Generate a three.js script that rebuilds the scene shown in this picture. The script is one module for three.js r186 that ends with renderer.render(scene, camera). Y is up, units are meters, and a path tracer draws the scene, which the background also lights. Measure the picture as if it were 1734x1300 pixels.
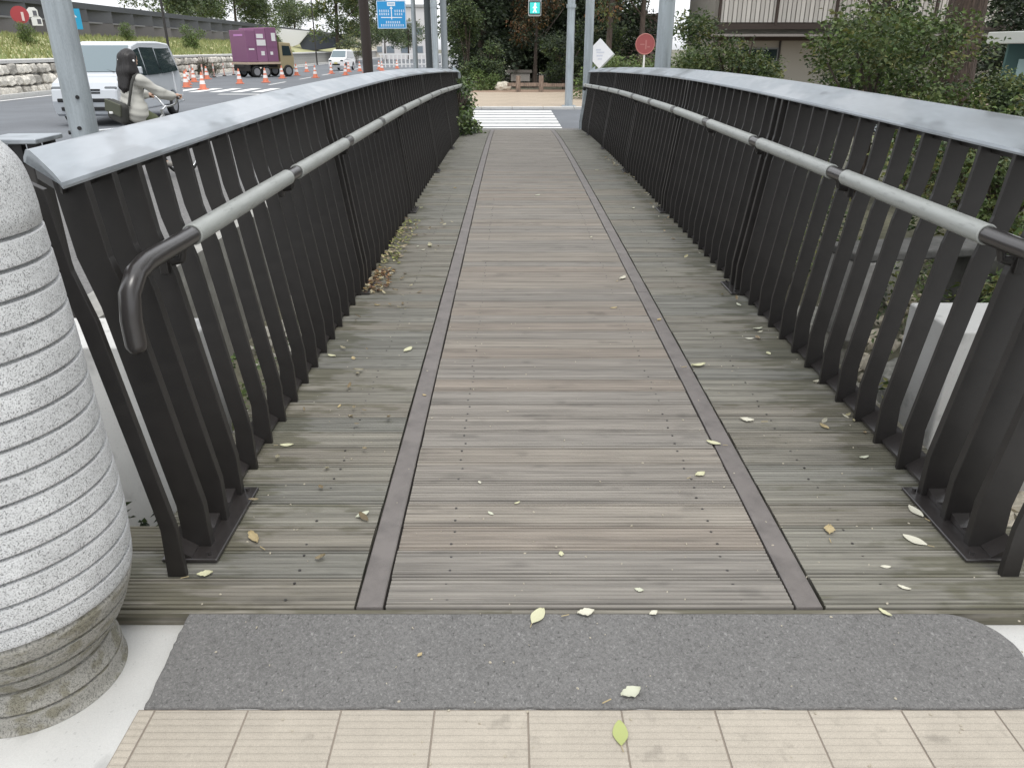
import * as THREE from 'three';
import { mergeGeometries } from 'three/addons/utils/BufferGeometryUtils.js';
import { RoundedBoxGeometry } from 'three/addons/geometries/RoundedBoxGeometry.js';
import { MarchingCubes } from 'three/addons/objects/MarchingCubes.js';

// ---------------------------------------------------------------- camera, sky, sun, exposure
const scene = new THREE.Scene();
const camera = new THREE.PerspectiveCamera(53.65, 1024 / 767, 0.05, 1500);
camera.position.set(0, 1.6, 0);
camera.rotation.set(-0.4162, 0, 0);
const renderer = new THREE.WebGLRenderer({ antialias: true });
renderer.setSize(1024, 767);
renderer.toneMapping = THREE.LinearToneMapping;
renderer.toneMappingExposure = 1.35;
renderer.shadowMap.enabled = true;
{
  const w = 256, h = 128, data = new Float32Array(w * h * 4);
  for (let y = 0; y < h; y++) for (let x = 0; x < w; x++) {
    const el = ((y + 0.5) / h - 0.5) * Math.PI, s = Math.sin(el), o = (y * w + x) * 4;
    const cl = 1 + 0.03 * Math.sin(x * 0.098 + 3 * s) * Math.cos(5 * s);
    const L = s > -0.01 ? (0.92 + 0.3 * Math.max(0, s)) * cl : 0.28;
    data[o] = L * 0.97; data[o + 1] = L * 0.99; data[o + 2] = L * 1.03; data[o + 3] = 1;
  }
  const sky = new THREE.DataTexture(data, w, h, THREE.RGBAFormat, THREE.FloatType);
  sky.mapping = THREE.EquirectangularReflectionMapping; sky.magFilter = THREE.LinearFilter; sky.needsUpdate = true;
  scene.background = sky; scene.environment = sky;
}
const sun = new THREE.DirectionalLight(new THREE.Color(1, 0.965, 0.91), 1.1);
sun.name = 'sun'; sun.position.set(13, 60, 8); sun.target.position.set(0, 0, -12);
sun.castShadow = true; sun.shadow.radius = 40; sun.shadow.mapSize.set(2048, 2048);
Object.assign(sun.shadow.camera, { left: -60, right: 60, top: 60, bottom: -60, near: 1, far: 200 });
scene.add(sun, sun.target);

// ---------------------------------------------------------------- helpers
function mulberry(a) { return () => { a |= 0; a = (a + 0x6d2b79f5) | 0; let t = Math.imul(a ^ (a >>> 15), 1 | a); t = (t + Math.imul(t ^ (t >>> 7), 61 | t)) ^ t; return ((t ^ (t >>> 14)) >>> 0) / 4294967296; }; }
const rnd = mulberry(77), rr = (a, b) => a + (b - a) * rnd(), V = (x, y, z) => new THREE.Vector3(x, y, z);
const sm = (a, b, x) => { const t = Math.min(1, Math.max(0, (x - a) / (b - a))); return t * t * (3 - 2 * t); };
const hash = (x, y, s) => { let h = Math.imul(x, 374761393) ^ Math.imul(y, 668265263) ^ Math.imul(s + 1, 1274126177); h = Math.imul(h ^ (h >>> 13), 1274126177); return ((h ^ (h >>> 16)) >>> 0) / 4294967296; };
function vn(x, y, px, py, s) {                       // periodic value noise
  const xi = Math.floor(x), yi = Math.floor(y); let fx = x - xi, fy = y - yi; fx = fx * fx * (3 - 2 * fx); fy = fy * fy * (3 - 2 * fy);
  const m = (a, p) => ((a % p) + p) % p, x0 = m(xi, px), x1 = m(xi + 1, px), y0 = m(yi, py), y1 = m(yi + 1, py);
  const a = hash(x0, y0, s), b = hash(x1, y0, s), c = hash(x0, y1, s), d = hash(x1, y1, s);
  return a + (b - a) * fx + (c - a) * fy + (a - b - c + d) * fx * fy;
}
const fbm = (u, v, px, py, oct, s) => { let t = 0, a = 0.5, n = 0; for (let i = 0; i < oct; i++) { t += a * vn(u * px, v * py, px, py, s + i); n += a; px *= 2; py *= 2; a *= 0.55; } return t / n; };
const enc = (l) => Math.round(255 * (l <= 0.0031308 ? 12.92 * Math.max(0, l) : 1.055 * Math.pow(Math.min(1, l), 1 / 2.4) - 0.055));
function tex(w, h, f, linear) {                      // f(u, v) -> linear rgb (or value)
  const d = new Uint8Array(w * h * 4);
  for (let y = 0; y < h; y++) for (let x = 0; x < w; x++) {
    const c = f((x + 0.5) / w, (y + 0.5) / h, x, y), o = (y * w + x) * 4;
    for (let k = 0; k < 3; k++) { const q = c.length ? c[k] : c; d[o + k] = linear ? Math.round(255 * Math.min(1, Math.max(0, q))) : enc(q); }
    d[o + 3] = 255;
  }
  const t = new THREE.DataTexture(d, w, h); t.wrapS = t.wrapT = THREE.RepeatWrapping; t.magFilter = THREE.LinearFilter; t.minFilter = THREE.LinearFilter;
  if (!linear) t.colorSpace = THREE.SRGBColorSpace; t.needsUpdate = true; return t;
}
const rep = (t, sx, sy = sx) => { const c = t.clone(); c.repeat.set(sx, sy); c.needsUpdate = true; return c; };
const C = (r, g, b) => new THREE.Color().setRGB(r, g, b);
const M = (r, g, b, rough = 0.7, o = {}) => new THREE.MeshStandardMaterial({ color: C(r, g, b), roughness: rough, ...o });
const names = new Map();
const numbered = (n) => { const k = names.get(n) ?? 0; names.set(n, k + 1); return k ? n + '_' + String(k).padStart(3, '0') : n; };
function mesh(name, geo, mat, parent) {
  const m = new THREE.Mesh(Array.isArray(geo) ? merge(geo) : geo, mat); m.castShadow = m.receiveShadow = true;
  if (parent) { m.name = name; parent.add(m); } else { m.name = numbered(name); scene.add(m); } return m;
}
function tag(o, label, category, group, kind) { o.userData.label = label; if (category) o.userData.category = category; if (group) o.userData.group = group; if (kind) o.userData.kind = kind; return o; }
function thing(name, label, category, x = 0, y = 0, z = 0, turn = 0, group) { const o = new THREE.Group(); o.name = numbered(name); o.position.set(x, y, z); o.rotation.y = turn; scene.add(o); return tag(o, label, category, group); }
function copy(o, label, x, y, z, turn) { const c = o.clone(); c.name = numbered(o.name.replace(/_\d{3}$/, '')); scene.add(c); c.userData = { ...o.userData }; if (label) c.userData.label = label; if (x !== undefined) c.position.set(x, y, z); if (turn !== undefined) c.rotation.y = turn; return c; }
function struct(name, geo, mat, label) { const m = mesh(name, geo, mat); m.userData.kind = 'structure'; if (label) m.userData.label = label; return m; }
function merge(list) {
  const g = list.map((a) => { let b = a.index ? a.toNonIndexed() : a; const n = new THREE.BufferGeometry(); for (const k of ['position', 'normal', 'uv']) if (b.attributes[k]) n.setAttribute(k, b.attributes[k]); if (!n.attributes.uv) n.setAttribute('uv', new THREE.BufferAttribute(new Float32Array(n.attributes.position.count * 2), 2)); return n; });
  return mergeGeometries(g);
}
const put = (g, x, y, z, rx = 0, ry = 0, rz = 0) => { if (rx) g.rotateX(rx); if (rz) g.rotateZ(rz); if (ry) g.rotateY(ry); return g.translate(x, y, z); };
const box = (w, h, d, x = 0, y = 0, z = 0, ry = 0) => put(new THREE.BoxGeometry(w, h, d), x, y, z, 0, ry);
const rbox = (w, h, d, x = 0, y = 0, z = 0, r = 0.01, s = 2) => put(new RoundedBoxGeometry(w, h, d, s, r), x, y, z);
const cyl = (r1, r2, h, x = 0, y = 0, z = 0, seg = 16) => put(new THREE.CylinderGeometry(r1, r2, h, seg), x, y, z);
const tube = (pts, r, seg = 24, rs = 10) => new THREE.TubeGeometry(new THREE.CatmullRomCurve3(pts), seg, r, rs);
function bar(a, b, r, rs = 8) { const d = b.clone().sub(a), g = new THREE.CylinderGeometry(r, r, d.length(), rs); g.applyQuaternion(new THREE.Quaternion().setFromUnitVectors(V(0, 1, 0), d.normalize())); const m = a.clone().add(b).multiplyScalar(0.5); return g.translate(m.x, m.y, m.z); }
function planeUV(geo, s = 1) {                       // uv in metres by the dominant axis of each face's normal
  const p = geo.attributes.position, n = geo.attributes.normal, uv = new Float32Array(p.count * 2);
  for (let i = 0; i < p.count; i++) {
    const ax = Math.abs(n.getX(i)), ay = Math.abs(n.getY(i)), az = Math.abs(n.getZ(i));
    const [a, b] = ay >= ax && ay >= az ? [p.getX(i), p.getZ(i)] : ax >= az ? [p.getZ(i), p.getY(i)] : [p.getX(i), p.getY(i)];
    uv[2 * i] = a * s; uv[2 * i + 1] = b * s;
  }
  geo.setAttribute('uv', new THREE.BufferAttribute(uv, 2)); return geo;
}
function curve(xs, ys) {                             // smooth curve through points (Catmull-Rom on a table)
  return (x) => {
    if (x <= xs[0]) return ys[0]; const n = xs.length - 1; if (x >= xs[n]) return ys[n];
    let i = 0; while (x > xs[i + 1]) i++;
    const m = (k) => k <= 0 ? (ys[1] - ys[0]) / (xs[1] - xs[0]) : k >= n ? (ys[n] - ys[n - 1]) / (xs[n] - xs[n - 1]) : (ys[k + 1] - ys[k - 1]) / (xs[k + 1] - xs[k - 1]);
    const h = xs[i + 1] - xs[i], t = (x - xs[i]) / h, t2 = t * t, t3 = t2 * t;
    return (2 * t3 - 3 * t2 + 1) * ys[i] + (t3 - 2 * t2 + t) * h * m(i) + (-2 * t3 + 3 * t2) * ys[i + 1] + (t3 - t2) * h * m(i + 1);
  };
}
// a ribbon of cross-sections: section(i) gives points [x, y, z]; closed loop, flat-shaded where crease
function sweep(sections, closed = true) {
  const pos = [], uv = []; const m = sections[0].length; let run = 0;
  for (let i = 0; i + 1 < sections.length; i++) {
    const A = sections[i], B = sections[i + 1], len = Math.hypot(B[0][0] - A[0][0], B[0][1] - A[0][1], B[0][2] - A[0][2]); let s = 0;
    for (let k = 0; k < (closed ? m : m - 1); k++) {
      const l = (k + 1) % m, w = Math.hypot(A[l][0] - A[k][0], A[l][1] - A[k][1]);
      pos.push(...A[k], ...B[k], ...A[l], ...A[l], ...B[k], ...B[l]);
      uv.push(s, run, s, run + len, s + w, run, s + w, run, s, run + len, s + w, run + len); s += w;
    }
    run += len;
  }
  for (const [S, f] of [[sections[0], 1], [sections[sections.length - 1], 0]]) for (let k = 1; k + 1 < m; k++) { const t = f ? [S[0], S[k], S[k + 1]] : [S[0], S[k + 1], S[k]]; for (const q of t) { pos.push(...q); uv.push(q[0], q[1]); } }
  const g = new THREE.BufferGeometry(); g.setAttribute('position', new THREE.Float32BufferAttribute(pos, 3)); g.setAttribute('uv', new THREE.Float32BufferAttribute(uv, 2)); g.computeVertexNormals(); return g;
}
function poly(pts, depth, bevel = 0) { const s = new THREE.Shape(pts.map(([x, y]) => new THREE.Vector2(x, y))); return new THREE.ExtrudeGeometry(s, { depth, bevelEnabled: bevel > 0, bevelThickness: bevel, bevelSize: bevel, bevelSegments: 2, curveSegments: 10 }); }
function flat(pts, y) { const s = new THREE.Shape(pts.map(([x, d]) => new THREE.Vector2(x, d))); const g = new THREE.ShapeGeometry(s); g.rotateX(-Math.PI / 2); g.translate(0, y, 0); return planeUV(g); }   // pts are (x, distance ahead)

// ---------------------------------------------------------------- surface textures (colour, grain, wear only)
function woodTex(seed, moss) {
  return tex(1024, 1024, (u, v) => {                // 2 m across the grain direction u, 2 m along v
    const g = fbm(u, v, 3, 190, 3, seed), f = fbm(u, v, 12, 420, 2, seed + 9), b = fbm(u, v, 5, 7, 4, seed + 20), st = fbm(u, v, 14, 30, 3, seed + 30);
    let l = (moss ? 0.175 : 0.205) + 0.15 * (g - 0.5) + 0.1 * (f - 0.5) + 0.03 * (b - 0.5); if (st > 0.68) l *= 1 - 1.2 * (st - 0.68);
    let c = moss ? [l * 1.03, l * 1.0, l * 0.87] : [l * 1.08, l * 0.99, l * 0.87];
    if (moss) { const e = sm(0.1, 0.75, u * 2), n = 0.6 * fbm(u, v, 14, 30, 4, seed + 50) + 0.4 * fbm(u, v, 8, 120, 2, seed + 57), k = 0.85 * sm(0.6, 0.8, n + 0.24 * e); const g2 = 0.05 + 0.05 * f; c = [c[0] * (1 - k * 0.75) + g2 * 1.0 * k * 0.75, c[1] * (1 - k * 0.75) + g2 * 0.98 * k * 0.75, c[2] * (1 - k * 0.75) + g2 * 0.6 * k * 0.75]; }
    return c;
  });
}
const T = {};
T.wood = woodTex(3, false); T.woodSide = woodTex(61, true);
const speck = (seed, base, cont, cells, tint) => tex(1024, 1024, (u, v, x, y) => {
  const a = 0.5 * hash(x >> 1, y >> 1, seed) + 0.5 * hash((x + 1) >> 2, (y + (x >> 3)) >> 2, seed + 5), b = hash(x, y, seed + 1), n = fbm(u, v, cells, cells, 4, seed + 2), m = fbm(u, v, 4, 4, 3, seed + 8);
  const l = base * (1 + cont * ((a - 0.5) * 0.9 + (b - 0.5) * 0.6) + 0.5 * cont * (n - 0.5) + 0.35 * (m - 0.5)); return [l * tint[0], l * tint[1], l * tint[2]];
});
T.asphalt = tex(1024, 1024, (u, v, x, y) => { const a = hash(x >> 1, y >> 1, 5), s = vn(u * 140, v * 140, 140, 140, 6), s2 = vn(u * 85, v * 85, 85, 85, 7), m = fbm(u, v, 4, 4, 4, 8), st = fbm(u, v, 7, 9, 4, 9); let l = 0.15 * (1 + 0.55 * (a - 0.5) + 0.36 * (s - 0.5) + 0.2 * (s2 - 0.5) + 0.2 * (m - 0.5)); if (s > 0.88) l *= 1.3; if (s2 < 0.08) l *= 0.6; if (st > 0.7) l *= 1 - (st - 0.7); return [l * 1.02, l, l * 0.97]; });
T.road = speck(11, 0.15, 0.25, 90, [0.93, 1, 1.09]);
T.concrete = tex(1024, 1024, (u, v, x, y) => { const a = hash(x >> 1, y >> 1, 17), m = fbm(u, v, 5, 5, 4, 18), q = fbm(u, v, 130, 130, 2, 22), st = fbm(u, v, 11, 9, 4, 26); let l = 0.54 * (1 + 0.1 * (a - 0.5) + 0.22 * (m - 0.5)); if (q > 0.84) l *= 0.85; if (st > 0.6) l *= 1 - 1.1 * (st - 0.6); return [l * 1.005, l, l * 0.965]; });
T.tile = tex(1024, 1024, (u, v, x, y) => {
  const a = hash(x >> 1, y >> 1, 31), b = hash(x, y, 32), m = fbm(u, v, 5, 5, 4, 33), st = fbm(u, v, 9, 9, 4, 39), rib = 0.5 + 0.5 * Math.sin(v * Math.PI * 2 * 96);
  let l = 0.405 * (1 + 0.4 * (a - 0.5) + 0.2 * (b - 0.5) + 0.25 * (m - 0.5)) * (0.97 + 0.03 * rib); if (st > 0.7) l *= 1 - 1.6 * (st - 0.7); return [l * 1.05, l * 0.945, l * 0.79];
});
T.tileBump = tex(256, 256, (u, v) => sm(0.25, 0.6, 0.5 + 0.5 * Math.sin(v * Math.PI * 2 * 24)), true);
T.granite = tex(1024, 1024, (u, v, x, y) => {
  const n = fbm(u, v, 256, 256, 2, 41), k = fbm(u, v, 256, 256, 2, 44), a = hash(x, y, 47), m = fbm(u, v, 5, 5, 3, 48);
  let l = 0.58 + 0.2 * (n - 0.5) + 0.08 * (a - 0.5) + 0.22 * (m - 0.5); if (k > 0.59) l *= 1 - 4.6 * Math.min(0.15, k - 0.59); else if (k < 0.33) l *= 1.1; return [l * 0.985, l, l * 1.005];
});
T.stain = tex(1024, 1024, (u, v, x, y) => {
  const n = fbm(u, v, 170, 170, 2, 51), k = fbm(u, v, 130, 130, 2, 54), m = fbm(u, v, 9, 12, 4, 58), a = hash(x, y, 57);
  let l = 0.3 + 0.16 * (n - 0.5) + 0.06 * (a - 0.5); if (k > 0.62) l *= 0.6; const t = sm(0.42, 0.66, m); return [l * (1 - 0.3 * t), l * (0.97 - 0.31 * t), l * (0.87 - 0.36 * t)];
});
T.cap = tex(512, 1024, (u, v) => { const a = fbm(u, v, 6, 14, 4, 71), b = fbm(u, v, 60, 90, 2, 74), w = sm(0.62, 0.74, a); const l = 0.39 * (1 + 0.14 * (b - 0.5)) * (1 - 0.3 * w); return [l * 0.92, l, l * 1.07]; });
T.capR = tex(512, 1024, (u, v) => { const a = fbm(u, v, 6, 14, 4, 76); return 0.28 + 0.24 * sm(0.4, 0.7, a); }, true);
T.paint = tex(512, 512, (u, v, x, y) => { const a = fbm(u, v, 20, 20, 4, 81), b = hash(x, y, 82); const c = fbm(u, v, 5, 9, 4, 85); let l = 0.85 + 0.4 * (a - 0.5) + 0.2 * (b - 0.5); if (c > 0.62) l += 1.2 * (c - 0.62); return [l, l, l]; });
T.dirtGround = tex(512, 512, (u, v, x, y) => { const a = fbm(u, v, 30, 30, 4, 91), b = hash(x, y, 92), c = fbm(u, v, 5, 5, 3, 95); const l = 0.12 * (0.5 + a + 0.35 * (b - 0.5)); return [l * (1 + 0.15 * c), l * (0.95 + 0.15 * c), l * 0.72]; });
T.grass = tex(512, 512, (u, v, x, y) => { const a = fbm(u, v, 12, 12, 5, 101), b = hash(x, y, 102), c = fbm(u, v, 4, 4, 3, 105); const l = 0.34 * (0.6 + 0.8 * a + 0.25 * (b - 0.5)); return [l * (0.8 + 0.45 * c), l * 1.0, l * 0.5]; });
T.bark = tex(512, 512, (u, v) => { const a = fbm(u, v, 26, 5, 4, 111), b = fbm(u, v, 60, 20, 2, 115); const l = 0.1 * (0.3 + 1.1 * a + 0.4 * (b - 0.5)); return [l * 1.15, l * 0.9, l * 0.74]; });
T.barkH = tex(512, 512, (u, v) => fbm(u, v, 26, 5, 4, 111), true);
T.stone = tex(512, 512, (u, v, x, y) => { const a = fbm(u, v, 14, 14, 5, 121), b = hash(x, y, 122); const l = 0.3 * (0.5 + 1.0 * a + 0.15 * (b - 0.5)); return [l, l * 0.98, l * 0.92]; });
T.fine = tex(512, 512, (u, v, x, y) => 0.5 * hash(x, y, 131) + 0.5 * fbm(u, v, 120, 120, 2, 132), true);
const map = (t, s, o = {}, sy = s) => new THREE.MeshStandardMaterial({ map: rep(t, s, sy), roughness: 0.85, ...o });
const MAT = {
  asphalt: map(T.asphalt, 1.6, { roughness: 0.9, bumpMap: rep(T.fine, 3), bumpScale: 0.0012 }),
  road: map(T.road, 0.22, { roughness: 0.9 }), concrete: map(T.concrete, 0.9, { roughness: 0.85 }),
  granite: map(T.granite, 1.9, { roughness: 0.6, bumpMap: rep(T.fine, 3), bumpScale: 0.0006 }), stain: map(T.stain, 2.2, { roughness: 0.8 }),
  brown: new THREE.MeshStandardMaterial({ color: C(0.026, 0.0235, 0.022), map: T.paint, roughness: 0.42 }),
  brownGloss: new THREE.MeshPhysicalMaterial({ color: C(0.034, 0.03, 0.029), map: T.paint, roughness: 0.3, clearcoat: 0.5, clearcoatRoughness: 0.25 }),
  cap: new THREE.MeshStandardMaterial({ map: rep(T.cap, 0.6, 0.16), roughnessMap: rep(T.capR, 0.6, 0.16), roughness: 1, metalness: 0.5 }),
  sleeve: map(T.concrete, 2, { roughness: 0.4, color: C(0.62, 0.65, 0.64) }),
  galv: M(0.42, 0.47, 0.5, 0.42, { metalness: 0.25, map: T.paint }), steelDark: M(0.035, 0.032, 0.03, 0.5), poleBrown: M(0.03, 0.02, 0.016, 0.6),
  white: M(0.78, 0.78, 0.77, 0.55), paintMark: map(T.concrete, 0.7, { color: C(1.35, 1.35, 1.36), roughness: 0.75 }), black: M(0.012, 0.012, 0.013, 0.6), rubber: M(0.02, 0.02, 0.02, 0.85),
  glass: new THREE.MeshPhysicalMaterial({ color: C(0.03, 0.045, 0.05), roughness: 0.06, clearcoat: 1, clearcoatRoughness: 0.03 }),
  stone: map(T.stone, 1), dirt: map(T.dirtGround, 0.5), grass: map(T.grass, 0.12), bark: map(T.bark, 1, { bumpMap: T.barkH, bumpScale: 0.03, roughness: 0.95 }),
};
// ---------------------------------------------------------------- the lie of the land (distance ahead = -z)
const deckY = curve([1.5, 2, 5, 8, 9.5, 11, 12.5, 14.5, 16.2, 17.5, 18.7], [0, 0, 0.014, 0.028, 0.03, 0.028, 0.02, -0.002, -0.035, -0.08, -0.135]);
const capY = curve([1.5, 2.1, 4, 6, 8, 10, 12.1, 15, 18.7], [1.245, 1.254, 1.285, 1.308, 1.312, 1.295, 1.26, 1.2, 1.1]);      // inner edge of the top rail
const gripY = curve([1.5, 2.6, 4, 6, 8, 10, 12.5, 15, 18.7], [1.0, 1.008, 1.018, 1.025, 1.03, 1.015, 0.985, 0.93, 0.835]);
const RY = -0.2, XL = -1.06, XR = 1.6, D0 = 1.89, D1 = 18.55;

struct('ground', (() => { const s = new THREE.Shape([[-900, -60], [900, -60], [900, 1200], [-900, 1200]].map(([x, y]) => new THREE.Vector2(x, y))); s.holes.push(new THREE.Path([[-2.85, 2.35], [13, 2.35], [13, 18.6], [-2.85, 18.6]].map(([x, y]) => new THREE.Vector2(x, y)))); const g = new THREE.ShapeGeometry(s); g.rotateX(-Math.PI / 2); g.translate(0, RY - 0.03, 0); return planeUV(g); })(), MAT.dirt);
const bankY = (x, d) => {
  const e = sm(2.0, 4.6, x), near = sm(4.6, 2.5, d), far = sm(15.5, 18.4, d);
  let h = -1.25 + 1.0 * e; h += (-0.28 - h) * Math.max(near * sm(-1, 2.2, x) * 0.8, far);
  if (x < 0) h = -1.25 + 0.35 * sm(3.2, 2.4, d) + 0.9 * far;
  return h + 0.09 * (fbm(x / 20, d / 20, 30, 30, 3, 300) - 0.5);
};
{
  const nx = 70, nd = 80, g = new THREE.PlaneGeometry(1, 1, nx, nd), p = g.attributes.position;
  for (let j = 0; j <= nd; j++) for (let i = 0; i <= nx; i++) { const x = -2.87 + 15.9 * i / nx, d = 2.3 + 16.4 * j / nd, k = j * (nx + 1) + i; let y = bankY(x, d); if (i === nx || j === nd || (j === 0)) y = RY - 0.04; p.setXYZ(k, x, y, -d); }
  g.computeVertexNormals(); struct('stream_bank', planeUV(g), MAT.dirt);
}
// ---------------------------------------------------------------- near pavement: pale concrete apron, ribbed tiles, asphalt ramp
const apron = thing('pavement', 'pale concrete apron with cream ribbed tiles in front of the boardwalk', undefined); apron.userData = { kind: 'structure' };
mesh('concrete_slab', planeUV(new THREE.ShapeGeometry((() => { const s = new THREE.Shape([[-9, -9], [9, -9], [9, 2.38], [-9, 2.38]].map(([x, y]) => new THREE.Vector2(x, y))); return s; })()).rotateX(-Math.PI / 2).translate(0, -0.053, 0)), MAT.concrete, apron);
mesh('concrete_edge', planeUV(box(18, 1.2, 0.4, 0, -0.66, -2.18)), MAT.concrete, apron);
{
  mesh('grout', flat([[-1.02, 0.7], [2.2, 0.7], [2.2, 1.536], [-1.02, 1.536]], -0.0518), M(0.26, 0.22, 0.18, 0.9), apron);
  const tm = [0.97, 1.03, 1.0, 0.985].map((k) => new THREE.MeshStandardMaterial({ map: rep(T.tile, 1.9), bumpMap: rep(T.tileBump, 1.9), bumpScale: 0.0015, color: C(k, k, k), roughness: 0.85 }));
  const xs = [-1.02, -0.974]; for (let x = -0.72; x < 2.2; x += 0.2545) xs.push(x);
  for (let r = 0; r < 3; r++) for (let i = 0; i + 1 < xs.length; i++) {
    const w = xs[i + 1] - xs[i], z = -1.535 + 0.127 + r * 0.2545, g = rbox(w - 0.0035, 0.04, 0.251, (xs[i] + xs[i + 1]) / 2, -0.0695 + rr(-0.0006, 0.0006), z, 0.0025, 1);
    planeUV(g); const uv = g.attributes.uv, ou = rr(0, 1), ov = rr(0, 1) ; for (let k = 0; k < uv.count; k++) uv.setXY(k, uv.getX(k) + ou, uv.getY(k) + Math.round(ov * 20) / 40);
    mesh('tile', g, tm[Math.floor(rnd() * 4)], apron);
  }
}
{ // asphalt ramp up to the boards, ragged edge
  const L = [], N = 26;
  const yTop = (d) => -0.0075 + 0.012 * 0 - 0.036 * sm(1.9, 1.5, d);
  const out = []; const j = () => rr(-0.0028, 0.0028);
  for (let i = 0; i <= N; i++) out.push([-1.007 + j(), 1.537 + (1.886 - 1.537) * i / N]);
  for (let i = 1; i < 50; i++) out.push([-1.0 + 2.28 * i / 50, 1.8865 + rr(-0.003, 0.002)]);
  for (let i = 0; i <= 14; i++) { const a = Math.PI / 2 * (1 - i / 14); out.push([1.28 + 0.22 * Math.cos(a) + j() * 0.6, 1.72 + 0.165 * Math.sin(a) + j() * 0.6]); }
  for (let i = 1; i <= 10; i++) out.push([1.5 + j(), 1.72 - 0.183 * i / 10]);
  for (let i = 1; i < 50; i++) out.push([1.5 - 2.5 * i / 50, 1.5365 + rr(-0.003, 0.003)]);
  const s = new THREE.Shape(out.map(([x, d]) => new THREE.Vector2(x, d)));
  const g = new THREE.ExtrudeGeometry(s, { depth: 0.06, bevelEnabled: true, bevelThickness: 0.006, bevelSize: 0.005, bevelOffset: -0.005, bevelSegments: 2 }); g.rotateX(-Math.PI / 2);
  const p = g.attributes.position; for (let i = 0; i < p.count; i++) { const t = p.getY(i) > 0.03; p.setY(i, t ? yTop(-p.getZ(i)) + (p.getY(i) - 0.066) * 0.9 : -0.06); }
  g.computeVertexNormals(); struct('asphalt_ramp', planeUV(g), MAT.asphalt);
}
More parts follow.
